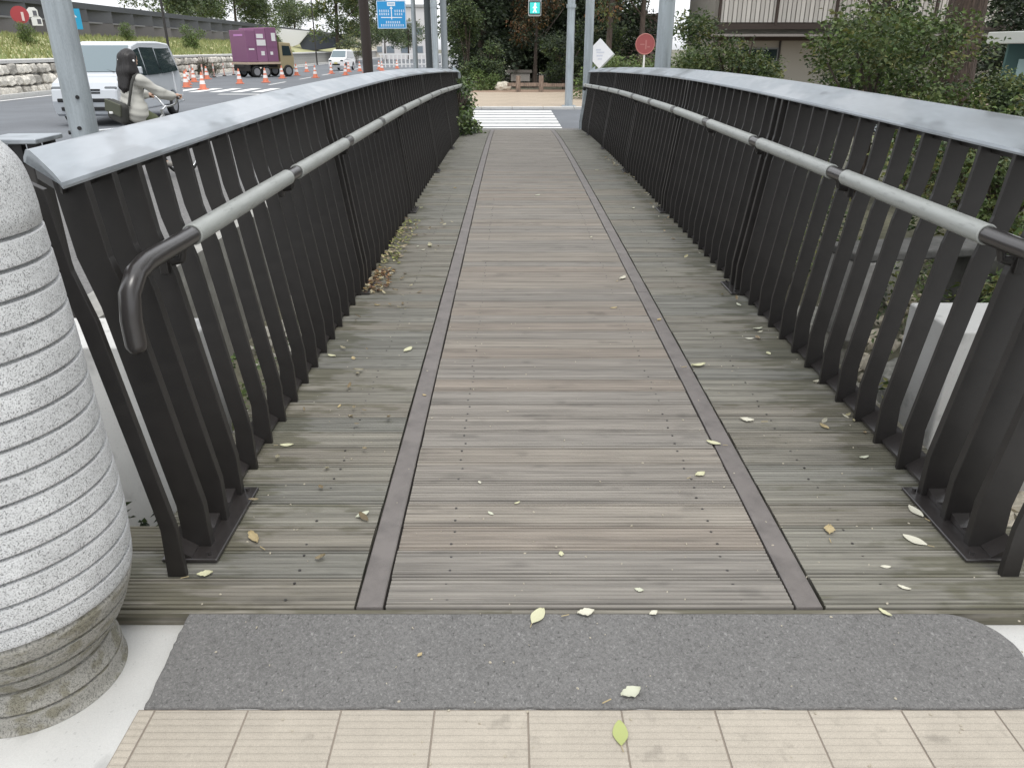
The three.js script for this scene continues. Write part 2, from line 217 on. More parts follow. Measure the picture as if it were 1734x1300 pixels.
// ---------------------------------------------------------------- the boardwalk
const bridge = thing('footbridge', 'grey grooved timber boardwalk bridge with two smooth strips running along it', 'footbridge');
{
  const pitch = 0.1478, W = 0.1425, rows = Math.floor((D1 - D0) / pitch), tints = [[1, 1, 1], [1.05, 1.02, 0.99], [0.95, 0.96, 0.97], [1.03, 0.98, 0.94], [0.98, 0.99, 1.0], [1.07, 1.05, 1.02]];
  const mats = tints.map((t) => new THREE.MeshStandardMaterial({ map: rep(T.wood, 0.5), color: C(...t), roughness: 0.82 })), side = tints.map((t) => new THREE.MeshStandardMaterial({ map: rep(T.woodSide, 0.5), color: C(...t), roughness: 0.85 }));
  const prof = []; { const n = 8, rw0 = (W - 5 * 0.0042 - 2 * 0.006) / n; let z = -W / 2; prof.push([z, -0.03], [z, -0.003]); for (let i = 0; i < n; i++) { const out = i === 0 || i === n - 1, rw = rw0 * (out ? 0.75 : 1 + 0.5 / 6), big = i === 0 || i === n - 2, gw = big ? 0.006 : 0.0042, gd = big ? 0.0052 : 0.0022; prof.push([z + 0.0015, out ? -0.0004 : 0], [z + rw - 0.0012, out ? -0.0004 : 0]); z += rw; if (i < n - 1) { prof.push([z, -gd], [z + gw, -gd]); z += gw; } } prof.push([W / 2, -0.003], [W / 2, -0.03]); }
  const plank = (x0, x1, mirror) => {
    const pos = [], uv = [], ou = mirror === undefined ? rr(0, 2) : 0, ov = rr(0, 2);
    const U = (x) => mirror === undefined ? x + ou : Math.abs(x - mirror);
    for (let i = 0; i < prof.length; i++) { const [za, ya] = prof[i], [zb, yb] = prof[(i + 1) % prof.length];
      const P = [[x0, ya, -za], [x1, ya, -za], [x0, yb, -zb], [x0, yb, -zb], [x1, ya, -za], [x1, yb, -zb]], q = [za - (ya < -0.002 ? ya : 0), zb - (yb < -0.002 ? yb : 0)];
      for (let k = 0; k < 6; k++) { pos.push(...P[k]); uv.push(U(P[k][0]), ov + (k < 2 || k === 4 ? q[0] : q[1])); } }
    for (const x of [x0, x1]) for (let k = 1; k + 1 < prof.length; k++) for (const t of [0, k, k + 1]) { pos.push(x, prof[t][1], -prof[t][0]); uv.push(prof[t][0], prof[t][1] + ov); }
    const g = new THREE.BufferGeometry(); g.setAttribute('position', new THREE.Float32BufferAttribute(pos, 3)); g.setAttribute('uv', new THREE.Float32BufferAttribute(uv, 2)); g.computeVertexNormals(); return g;
  };
  const sx = [-0.447, 0.933], hw = 0.041, gap = 0.009, rest = [[], []], restS = [], screws = [];
  for (let r = 0; r < rows; r++) {
    const d = D0 + pitch * (r + 0.5), first = r < 3, sl = Math.atan((deckY(d + 0.07) - deckY(d - 0.07)) / 0.14);
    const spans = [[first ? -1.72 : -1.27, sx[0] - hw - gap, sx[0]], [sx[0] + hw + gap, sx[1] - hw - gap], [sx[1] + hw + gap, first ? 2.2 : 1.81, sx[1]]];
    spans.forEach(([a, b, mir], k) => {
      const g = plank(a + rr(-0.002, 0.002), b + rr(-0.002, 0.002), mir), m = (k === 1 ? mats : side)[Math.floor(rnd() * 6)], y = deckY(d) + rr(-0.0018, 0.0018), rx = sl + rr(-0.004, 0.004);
      if (r < 62) { const o = mesh('plank', g, m, bridge); o.position.set(0, y, -d); o.rotation.x = rx; } else { g.rotateX(rx); g.translate(0, y, -d); (k === 1 ? rest[r % 2] : restS).push(g); }
    });
    if (d < 9) for (const x of [-0.21, 0.72, -0.72, 1.21, 0.255]) for (const dz of [-0.04, 0.04]) if (x !== 0.255 && rnd() > 0.12) screws.push(cyl(0.005, 0.005, 0.003, x + rr(-0.008, 0.008), deckY(d) - 0.0003, -d + dz + rr(-0.006, 0.006), 6));
  }
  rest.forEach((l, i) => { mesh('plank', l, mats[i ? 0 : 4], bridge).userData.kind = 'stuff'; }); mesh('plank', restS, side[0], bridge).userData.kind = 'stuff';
  mesh('screw', screws, MAT.steelDark, bridge).userData.kind = 'stuff';
  const stripMat = new THREE.MeshStandardMaterial({ map: rep(T.paint, 1.2), color: C(0.175, 0.158, 0.148), roughness: 0.6 });
  for (const x of sx) for (let a = D0; a < D1 - 0.2; a += 3.32) { const b = Math.min(D1, a + 3.315), S = []; for (let i = 0; i <= 12; i++) { const d = a + (b - a) * i / 12, y = deckY(d) + 0.0015; S.push([[x - hw, y - 0.03, -d], [x - hw, y - 0.003, -d], [x - hw + 0.004, y, -d], [x + hw - 0.004, y, -d], [x + hw, y - 0.003, -d], [x + hw, y - 0.03, -d]]); } mesh('runner_strip', sweep(S), stripMat, bridge); }
  for (const x of [-1.0, -0.447, 0.25, 0.933, 1.55]) { const S = []; for (let i = 0; i <= 24; i++) { const d = D0 + 0.05 + (D1 - D0 - 0.1) * i / 24, y = deckY(d) - 0.034; S.push([[x - 0.08, y - 0.3, -d], [x - 0.08, y, -d], [x + 0.08, y, -d], [x + 0.08, y - 0.3, -d]]); } mesh('steel_beam', sweep(S), MAT.steelDark, bridge); }
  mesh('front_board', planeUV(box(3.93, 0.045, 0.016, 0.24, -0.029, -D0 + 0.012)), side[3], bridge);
}
// ---------------------------------------------------------------- railings
function railing(sgn, label) {
  const X = sgn < 0 ? XL : XR, ox = (o) => X + sgn * o, t = thing('bridge_railing', label, 'railing');
  const inn = [[0, 0], [0, 0.18], [0.035, 0.42], [0.1, 0.88], [0.138, 1.03], [0.16, 1.25]], ou = [[0.246, 1.28], [0.217, 1.05], [0.176, 0.88], [0.109, 0.42], [0.076, 0.18], [0.085, 0]];
  const plate = (I, O, th) => { const g = poly([...I, ...O].map(([o, y]) => [sgn * o, y]), th - 0.004, 0.002); g.translate(X, 0, -th / 2); return g; };
  const balG = plate(inn, sgn < 0 ? inn.map(([o, y]) => [o + 0.064 + (y < 0.1 ? 0.012 : 0) + (y > 1.1 ? 0.01 : 0), y + (y > 1.2 ? 0.03 : 0)]).reverse() : ou, 0.02), postG = plate(inn.map(([o, y]) => [o - 0.012, y]), sgn < 0 ? inn.map(([o, y]) => [o + 0.078, y + (y > 1.2 ? 0.03 : 0)]).reverse() : ou.map(([o, y]) => [o + 0.02, y]), 0.032), endG = plate(inn.map(([o, y]) => [o + 0.022, y]), ou.map(([o, y]) => [o - 0.006, y]), 0.022);
  const up = (name, g, d, m = MAT.brown) => { const o = mesh(name, g, m, t), b = deckY(d); o.position.set(0, b, -d); o.scale.y = (capY(d) + 0.004 - b) / 1.25; return o; };
  up('end_bar', endG, 2.05);
  const posts = [2.53, 5.34, 8.15, 10.96, 13.77, 16.58];
  up('post', postG, 2.2); up('post', postG, 2.36);
  posts.forEach((d, k) => { up('post', postG, d); if (k) up('post', postG, d - 0.12); const L = k ? 0.3 : 0.47, c = k ? d - 0.06 : 2.345; mesh('base_plate', rbox(0.19, 0.014, L, ox(0.035), deckY(d) + 0.008, -c, 0.006, 1), MAT.brownGloss, t);
    for (const bx of [0.005, 0.1]) for (const bz of [-L / 2 + 0.03, L / 2 - 0.03]) mesh('bolt', put(new THREE.CylinderGeometry(0.009, 0.009, 0.012, 6), ox(bx - 0.03), deckY(d) + 0.021, -c + bz), MAT.brownGloss, t);
    for (const [a, b] of k ? [[d - 0.12, d]] : [[2.2, 2.36], [2.36, 2.53]]) { const w = b - a - 0.03; const g = poly([[0, 0], [w, 0], [w, 0.03], [w / 2, 0.012], [0, 0.03]], 0.085); g.rotateY(Math.PI / 2); g.translate(ox(0.05) - 0.0425, deckY(d) + 0.016, -a - 0.015); mesh('gusset', g, MAT.brownGloss, t); } });
  const bays = [...posts, 18.9];
  for (let k = 0; k + 1 < bays.length; k++) for (let i = 1; i < (k === 5 ? 10 : 13); i++) { const d = bays[k] + i * 2.81 / 13; if (d < D1 - 0.1 && bays[k + 1] - 0.12 - d > 0.08) up('baluster', balG, d); }
  // bottom rail with a sloping upper face
  { const S = []; for (let i = 0; i <= 40; i++) { const d = 2.12 + (18.45 - 2.12) * i / 40, y = deckY(d); S.push([[ox(0.028), y + 0.012, -d], [ox(0.03), y + 0.02, -d], [ox(0.105), y + 0.07, -d], [ox(0.105), y + 0.012, -d]]); } mesh('bottom_rail', sweep(S), MAT.brownGloss, t); }
  // broad top rail, tilted up outward, mitred at the near end
  { const ups = [[0.143, 0.008], [0.146, 0.018], [0.2, 0.038], [0.3, 0.068], [0.36, 0.085], [0.4, 0.084], [0.44, 0.06], [0.447, 0.045]].map(([o, y]) => [o, sgn < 0 && o > 0.18 ? y - (o - 0.18) * 0.09 : y]), prof = [...ups, ...ups.slice(1, 7).reverse().map(([o, y]) => [o - 0.002, y - 0.017])], S = [], K = [], N = 70;
    const at = (o, i, off) => { const s = 2.08 + off + (o - 0.15) / 0.29 * 0.33; return s + (18.62 - s) * Math.pow(i / N, 1.3); };
    for (let i = 0; i <= N; i++) { S.push(prof.map(([o, y]) => { const d = at(o, i, 0); return [ox(o), capY(d) + y, -d]; })); K.push([[0.2, 0.017], [0.36, 0.06], [0.4, 0.055], [0.4, 0.0], [0.2, -0.022]].map(([o, y]) => { const d = at(o, i, 0.025); return [ox(o), capY(d) + y - 0.005 - (sgn < 0 ? (o - 0.18) * 0.09 : 0), -d]; })); }
    mesh('top_rail', sweep(S), MAT.cap, t); mesh('rail_core', sweep(K), MAT.brown, t); }
  // hand rail with pale grip sleeves
  const gx = ox(0.052), pts = [V(gx, 0.80, -2.1), V(gx, 0.9, -2.105), V(gx, 0.965, -2.135), V(gx, 1.0, -2.21), V(gx, 1.008, -2.33)]; for (let i = 0; i <= 40; i++) { const d = 2.5 + 16 * i / 40; pts.push(V(gx, gripY(d), -d)); }
  const hr = mesh('hand_rail', tube(pts, 0.031, 220, 14), MAT.brownGloss, t);
  mesh('end_cap', put(new THREE.SphereGeometry(0.031, 14, 8), gx, 0.8, -2.1), MAT.brownGloss, hr);
  for (let k = 0; k < 12; k++) {
    const c = 2.53 + k * 1.405, a = c + 0.095, b = Math.min(c + 1.405 - 0.095, 18.4); if (a > 18.2) continue; const q = []; for (let i = 0; i <= 6; i++) { const d = a + (b - a) * i / 6; q.push(V(gx, gripY(d), -d)); }
    const s = tube(q, 0.0365, 12, 16); mesh('grip_sleeve', s, MAT.sleeve, hr);
    for (const d of [a, b]) mesh('sleeve_collar', put(new THREE.TorusGeometry(0.032, 0.0055, 8, 18), gx, gripY(d), -d), MAT.sleeve, hr);
    const y = gripY(c); mesh('bracket', merge([bar(V(gx, y - 0.02, -c), V(gx + sgn * 0.012, y - 0.065, -c), 0.014), bar(V(gx + sgn * 0.01, y - 0.062, -c), V(ox(0.135), y - 0.075, -c), 0.016), rbox(0.03, 0.07, 0.05, ox(0.12), y - 0.075, -c, 0.005, 1)]), MAT.brown, hr);
  }
  const fe = up('end_plate', plate(inn.map(([o, y]) => [o - 0.04, y]), ou.map(([o, y]) => [o + 0.04, y + 0.1]), 0.03), 18.6, MAT.galv); fe.userData.label = 'plate closing the far end of the railing, coloured pale for the sky reflected in it';  // sky reflection put into the pale colour; the near end bar stays dark
  mesh('end_cap', put(new THREE.SphereGeometry(0.05, 12, 8), gx, gripY(18.5) - 0.07, -18.5), MAT.black, hr);
  return t;
}
railing(-1, 'dark brown steel railing along the left edge of the boardwalk, beside the granite bollard');
railing(1, 'dark brown steel railing along the right edge of the boardwalk, bushes behind it');
// ---------------------------------------------------------------- granite bollard at the left
{
  const b = thing('granite_bollard', 'large grooved grey granite bollard with a stained foot at the bridge end', 'bollard', -1.356, -0.052, -1.666);
  const R = curve([0, 0.06, 0.1, 0.132, 0.166, 0.229, 0.324, 0.4, 0.54, 0.73, 1.0, 1.166, 1.27, 1.34, 1.4], [0.217, 0.218, 0.208, 0.206, 0.23, 0.264, 0.295, 0.304, 0.309, 0.302, 0.294, 0.287, 0.281, 0.278, 0.27]);
  const ring = (P, hs, gw, gd, top) => { for (let k = 0; k + 1 < hs.length; k++) { for (let i = 0; i <= 4; i++) { const y = hs[k] + gw + 0.003 + (hs[k + 1] - hs[k] - 2 * gw - 0.006) * i / 4; P.push([R(y), y]); } const h = hs[k + 1]; if (k + 2 < hs.length || top) P.push([R(h) - 0.0015, h - gw], [R(h) - gd, h - gw + 0.001], [R(h) - gd, h + gw - 0.001], [R(h) - 0.0015, h + gw]); } };
  const pitch = 0.0635, h1 = 1.278, lv = []; for (let k = 0; k < 16; k++) lv.unshift(h1 - pitch * k);
  const P = [[R(lv[0]) - 0.01, lv[0] + 0.0005]]; ring(P, lv, 0.0045, 0.024, true);
  for (let i = 1; i <= 3; i++) P.push([R(1.29 + 0.03 * i), 1.29 + 0.03 * i]);
  for (let i = 1; i <= 14; i++) { const a = Math.PI / 2 * i / 14; P.push([Math.max(0.0005, 0.272 * Math.pow(Math.cos(a), 0.8)), 1.375 + 0.155 * Math.sin(a)]); }
  const lathe = (pts) => { const g = new THREE.LatheGeometry(pts.map(([r, y]) => new THREE.Vector2(r, y)), 96), p = g.attributes.position, n = g.attributes.normal, uv = g.attributes.uv; for (let i = 0; i < p.count; i++) { if (n.getY(i) > 0.75) uv.setXY(i, p.getX(i), p.getZ(i)); else uv.setXY(i, uv.getX(i) * 1.9, p.getY(i)); } return g; };
  mesh('shaft', lathe(P), MAT.granite, b);
  const Q = [[0.224, 0], [0.222, 0.008]], fl = [0.004, 0.06, 0.126, 0.19, 0.26]; fl.push(lv[0]); ring(Q, fl, 0.004, 0.016, false); Q.push([R(lv[0]) - 0.012, lv[0]]);
  mesh('foot', lathe(Q), MAT.stain, b).userData.label = 'brown stained foot of the bollard';
}
// ---------------------------------------------------------------- roads, kerbs, far pavement
const wx = (d) => -18 - 0.06 * d;                    // foot of the stone wall along the far side of the road
{
  const g = flat([[-6.6, -6], [-6.6, 18.9], [16, 18.9], [60, 18.9], [60, 26], [-5, 26], [-5, 34], [-7.4, 260], [wx(260), 260], [wx(-6), -6]], RY); struct('road', g, MAT.road);
  struct('pavement', planeUV(box(3.75, 0.3, 26, -4.72, -0.25, -5.9)), map(T.asphalt, 0.8, { color: C(1.0, 1.0, 1.0), roughness: 0.9 }));
  struct('pavement', flat([[-2.9, 18.5], [2.4, 18.5], [2.4, 19.05], [-2.9, 19.05]], -0.14), MAT.asphalt);
  const far = map(T.tile, 0.5, { color: C(0.98, 0.9, 0.82) }), red = map(T.tile, 0.5, { color: C(0.72, 0.55, 0.47) });
  const fp = thing('pavement', 'beige paved footway across the side street', undefined); fp.userData = { kind: 'structure' }; fp.position.y = -0.06;
  mesh('paving', planeUV(box(36, 0.14, 9.2, 13, -0.151, -30.75)), far, fp);
  mesh('paving_band', planeUV(box(36, 0.14, 2.2, 13, -0.151, -36.46)), red, fp);
  for (let i = 0; i < 18; i++) mesh('kerb_stone', rbox(0.99, 0.16, 0.16, -4.5 + i, -0.139, -26.06, 0.02, 1), MAT.concrete, fp);
  for (let i = 0; i < 14; i++) mesh('slab', planeUV(rbox(0.96, 0.02, 0.58, -2.5 + i, -0.084, -26.55, 0.006, 1)), far, fp);
  const mark = (pts, o) => { const m = mesh('stripe', flat(pts, RY + 0.004), MAT.paintMark, o); return m; };
  const z1 = thing('crosswalk', 'white striped crossing over the side street at the end of the boardwalk', undefined); z1.userData.kind = 'structure';
  for (let d = 19.3; d < 25.6; d += 0.92) mark([[-2.9, d], [1.24, d], [1.24, d + 0.62], [-2.9, d + 0.62]], z1);
  const z2 = thing('crosswalk', 'white striped crossing over the main road beyond the van', undefined); z2.userData.kind = 'structure';
  for (let x = -18.4; x < -8; x += 0.95) mark([[x, 36.5], [x + 0.5, 36.5], [x + 0.4, 40], [x - 0.1, 40]], z2);
  const ln = thing('road_marking', 'white lane lines on the main road', undefined); ln.userData.kind = 'structure';
  for (let d = 44; d < 150; d += 8) mark([[-13.2 - 0.05 * (d - 44), d], [-13.05 - 0.05 * (d - 44), d], [-13.25 - 0.05 * (d - 44), d + 4], [-13.4 - 0.05 * (d - 44), d + 4]], ln);
  mark([[-12.6, 34.6], [-7, 34.6], [-7, 35], [-12.6, 35]], ln);
  for (const o of [0.55]) mark([[wx(10) + o, 10], [wx(10) + o + 0.25, 10], [wx(200) + o + 0.3, 200], [wx(200) + o, 200]], ln);
}
// stone wall, grass bank and noise barrier along the main road
{
  const w = thing('stone_wall', 'low pale rubble stone wall along the far side of the main road', 'wall');
  const S = []; for (const d of [-6, 60, 130, 230]) S.push([[wx(d) - 0.15, RY, -d], [wx(d) - 0.25, 1.05, -d], [wx(d) - 1.2, 1.05, -d], [wx(d) - 1.2, RY, -d]]); mesh('core', sweep(S), MAT.stone, w);
  const kerb = []; for (const d of [-6, 60, 130, 230]) kerb.push([[wx(d) + 0.35, RY, -d], [wx(d) + 0.35, RY + 0.16, -d], [wx(d) - 0.1, RY + 0.16, -d], [wx(d) - 0.1, RY, -d]]); mesh('kerb', sweep(kerb), MAT.concrete, w);
  const cop = []; for (const d of [-6, 60, 130, 230]) cop.push([[wx(d) - 0.05, 1.05, -d], [wx(d) - 0.05, 1.17, -d], [wx(d) - 0.75, 1.2, -d], [wx(d) - 0.75, 1.05, -d]]); mesh('coping', sweep(cop), MAT.concrete, w);
  const ms = [1.2, 1.6, 2.0, 2.3, 2.6].map((k) => map(T.stone, 0.8, { color: C(k, k * 0.97, k * 0.92) }));
  const protos = []; for (let i = 0; i < 5; i++) { const g = new THREE.IcosahedronGeometry(0.5, 1), p = g.attributes.position; for (let k = 0; k < p.count; k++) { const n = 0.8 + 0.35 * hash(Math.round(p.getX(k) * 90), Math.round(p.getY(k) * 90 + p.getZ(k) * 7), i); p.setXYZ(k, Math.sign(p.getX(k)) * Math.pow(Math.abs(p.getX(k)) * 2, 0.7) * 0.5 * n, Math.sign(p.getY(k)) * Math.pow(Math.abs(p.getY(k)) * 2, 0.7) * 0.5 * n, Math.sign(p.getZ(k)) * Math.pow(Math.abs(p.getZ(k)) * 2, 0.7) * 0.5 * n); } g.computeVertexNormals(); protos.push(planeUV(g)); }
  const lots = []; let n = 0; for (let d = 29; d < 75; d += 0) { const h = 0.42; for (let r = 0; r < 3; r++) { const len = rr(0.4, 0.75), g = protos[Math.floor(rnd() * 5)], y = RY + 0.2 + r * h, dd = d + rr(-0.15, 0.15); if (n < 250) { const m = mesh('stone', g, ms[Math.floor(rnd() * 5)], w); m.position.set(wx(dd) - 0.06 - 0.03 * r, y, -dd); m.scale.set(0.35, h * rr(0.85, 1.05), len); n++; } else lots.push(put(g.clone().scale(0.35, h, len), wx(dd) - 0.08 - 0.03 * r, y, -dd)); } d += 0.56; }
  if (lots.length) mesh('stone', lots, ms[3], w).userData.kind = 'stuff';
  const gs = []; for (const d of [-10, 30, 70, 120, 240]) gs.push([[wx(d) - 0.74, 1.0, -d], [wx(d) - 0.75, 1.14, -d], [wx(d) - 3.4, 1.5, -d], [wx(d) - 6, 2.1, -d], [wx(d) - 8.3, 2.4, -d], [wx(d) - 40, 2.4, -d], [wx(d) - 40, -0.3, -d]]); struct('grass_bank', sweep(gs), MAT.grass);
  const nb = thing('noise_barrier', 'dark grey panelled noise barrier on top of the grass bank', 'wall'), nx = (d) => wx(d) - 8;
  const pm = [0.9, 1, 1.12].map((k) => M(0.075 * k, 0.078 * k, 0.088 * k, 0.75)), pl = [0.9, 1.1].map((k) => M(0.125 * k, 0.118 * k, 0.122 * k, 0.8));
  const yaw = Math.atan(0.06);
  for (let i = 0; i < 44; i++) { const d = 26 + 4 * i, c = d + 2; for (const [y0, h, ms2] of [[2.3, 0.95, pl], [3.27, 0.8, pm]]) mesh('panel', box(0.12, h, 3.86, nx(c), y0 + h / 2, -c, -yaw), ms2[i % ms2.length], nb); mesh('post', box(0.2, 1.95, 0.16, nx(d) + 0.06, 3.2, -d, -yaw), pm[0], nb); }
  const cp = []; for (const d of [26, 202]) cp.push([[nx(d) + 0.3, 4.05, -d], [nx(d) + 0.3, 4.42, -d], [nx(d) - 0.3, 4.42, -d], [nx(d) - 0.3, 4.05, -d]]); mesh('cap_beam', sweep(cp), M(0.055, 0.06, 0.07, 0.7), nb);
  const rl = []; for (const d of [26, 202]) rl.push([[nx(d) + 0.12, 3.2, -d], [nx(d) + 0.12, 3.3, -d], [nx(d) + 0.05, 3.3, -d], [nx(d) + 0.05, 3.2, -d]]); mesh('rail', sweep(rl), M(0.17, 0.17, 0.18, 0.6), nb);
}
// ---------------------------------------------------------------- stonework beside the near end of the boardwalk
const block = (label, w, h, d, x, y, z, mat = MAT.concrete) => { const t = tag(mesh('stone_block', planeUV(rbox(w, h, d, 0, 0, 0, 0.015, 2)), mat), label, 'stone block'); t.position.set(x, y, z); return t; };
block('pale granite wing wall seen between the bollard and the left railing', 1.5, 1.15, 0.42, -2.28, -0.24, -3.5);
block('white stone wing wall seen through the nearest bars of the right railing', 1.7, 1.0, 0.5, 3.15, -0.24, -3.95);
{
  const cw = tag(mesh('canal_wall', planeUV(box(0.35, 1.3, 16.4, -2.98, -0.72, -10.5)), map(T.stone, 0.5, { color: C(1.0, 1.0, 0.98) })), 'grey concrete canal wall seen between the bars of the left railing', 'wall');
  const p = thing('utility_pillar', 'low metal pillar with a flat pale lid on dark stubs, behind the top of the granite bollard', 'pillar', -3.03, -0.1, -4.9, 0.1); void cw;
  mesh('lid', planeUV(rbox(0.33, 0.03, 0.37, 0, 1.19, 0, 0.008, 2)), MAT.cap, p); mesh('body', planeUV(rbox(0.16, 1.06, 0.2, 0, 0.53, 0, 0.012, 2)), MAT.steelDark, p);
  for (const x of [-0.1, 0.02, 0.11]) for (const z of [-0.1, 0.1]) mesh('stub', rbox(0.06, 0.12, 0.06, x, 1.12, z, 0.006, 1), MAT.black, p);
}
// slab stones standing on the right bank and the boulders around them
{
  const t = thing('stone_bench', 'weathered stone slab on uprights behind the right railing', 'stone slab', 3.05, -0.35, -5.6, 0.2);
  mesh('upright', planeUV(rbox(0.16, 0.6, 0.4, -0.55, 0.25, 0, 0.02, 2)), MAT.stone, t); mesh('upright', planeUV(rbox(0.3, 0.6, 0.4, 0.5, 0.25, 0.02, 0.04, 2)), map(T.stone, 0.9, { color: C(0.4, 0.4, 0.39) }), t); mesh('slab', planeUV(rbox(1.5, 0.07, 0.4, 0.1, 0.585, 0, 0.02, 2)), map(T.stone, 0.9, { color: C(0.32, 0.32, 0.32) }), t);
  const proto = []; for (let k = 0; k < 4; k++) { const g = new THREE.IcosahedronGeometry(1, 4), p = g.attributes.position; for (let i = 0; i < p.count; i++) { const x = p.getX(i), y = p.getY(i), z = p.getZ(i), n = 0.72 + 0.4 * fbm(0.5 + x * 0.2 + k, 0.5 + y * 0.2 + z * 0.13, 12, 12, 4, 400 + k); p.setXYZ(i, x * n, Math.max(-0.5, Math.min(y * n, 0.62)), z * n); } g.computeVertexNormals(); proto.push(planeUV(g)); }
  const ms = [0.5, 0.75, 1.0].map((k) => map(T.stone, 0.9, { color: C(k, k * 1.01, k * 0.97) }));
  const spots = [[2.5, 4.9, 0.33], [2.95, 5.0, 0.42], [2.45, 5.7, 0.36], [3.3, 4.55, 0.34], [2.75, 6.6, 0.4], [2.4, 7.6, 0.34], [3.6, 5.3, 0.36], [2.3, 4.3, 0.2], [2.65, 4.25, 0.16], [2.9, 8.6, 0.4], [2.35, 6.5, 0.24], [3.5, 7.2, 0.4]];
  spots.forEach(([x, d, r], i) => { const m = tag(mesh('boulder', proto[i % 4], ms[i % 3]), 'grey boulder on the stream bank behind the right railing', 'boulder', 'boulders on the right stream bank'); m.position.set(x, bankY(x, d) + r * 0.45, -d); m.scale.set(r * rr(0.9, 1.2), r * rr(0.8, 1.3), r * rr(0.9, 1.2)); m.rotation.y = rr(0, 6); });
  const peb = []; for (let i = 0; i < 700; i++) { const x = rr(1.9, 4.2), d = rr(2.5, 7.5), r = rr(0.025, 0.085); peb.push(put(new THREE.IcosahedronGeometry(r, 0).scale(1, 0.6, 1.2), x, bankY(x, d) + r * 0.3, -d, rr(0, 3), rr(0, 3))); }
  const pg = merge(peb); tag(mesh('pebbles', planeUV(pg), map(T.stone, 1.2, { color: C(2.0, 1.85, 1.6) })), 'pale pebbles scattered on the right bank', undefined, undefined, 'stuff');
  const pl = []; for (let i = 0; i < 500; i++) { const x = rr(-2.7, -1.3), d = rr(2.6, 17.5), r = rr(0.03, 0.12); pl.push(put(new THREE.IcosahedronGeometry(r, 0).scale(1, 0.6, 1.2), x, bankY(x, d) + r * 0.3, -d, rr(0, 3), rr(0, 3))); }
  tag(mesh('pebbles', planeUV(merge(pl)), map(T.stone, 1.2, { color: C(1.3, 1.28, 1.2) })), 'grey stones in the narrow stream beside the left railing', undefined, undefined, 'stuff');
}
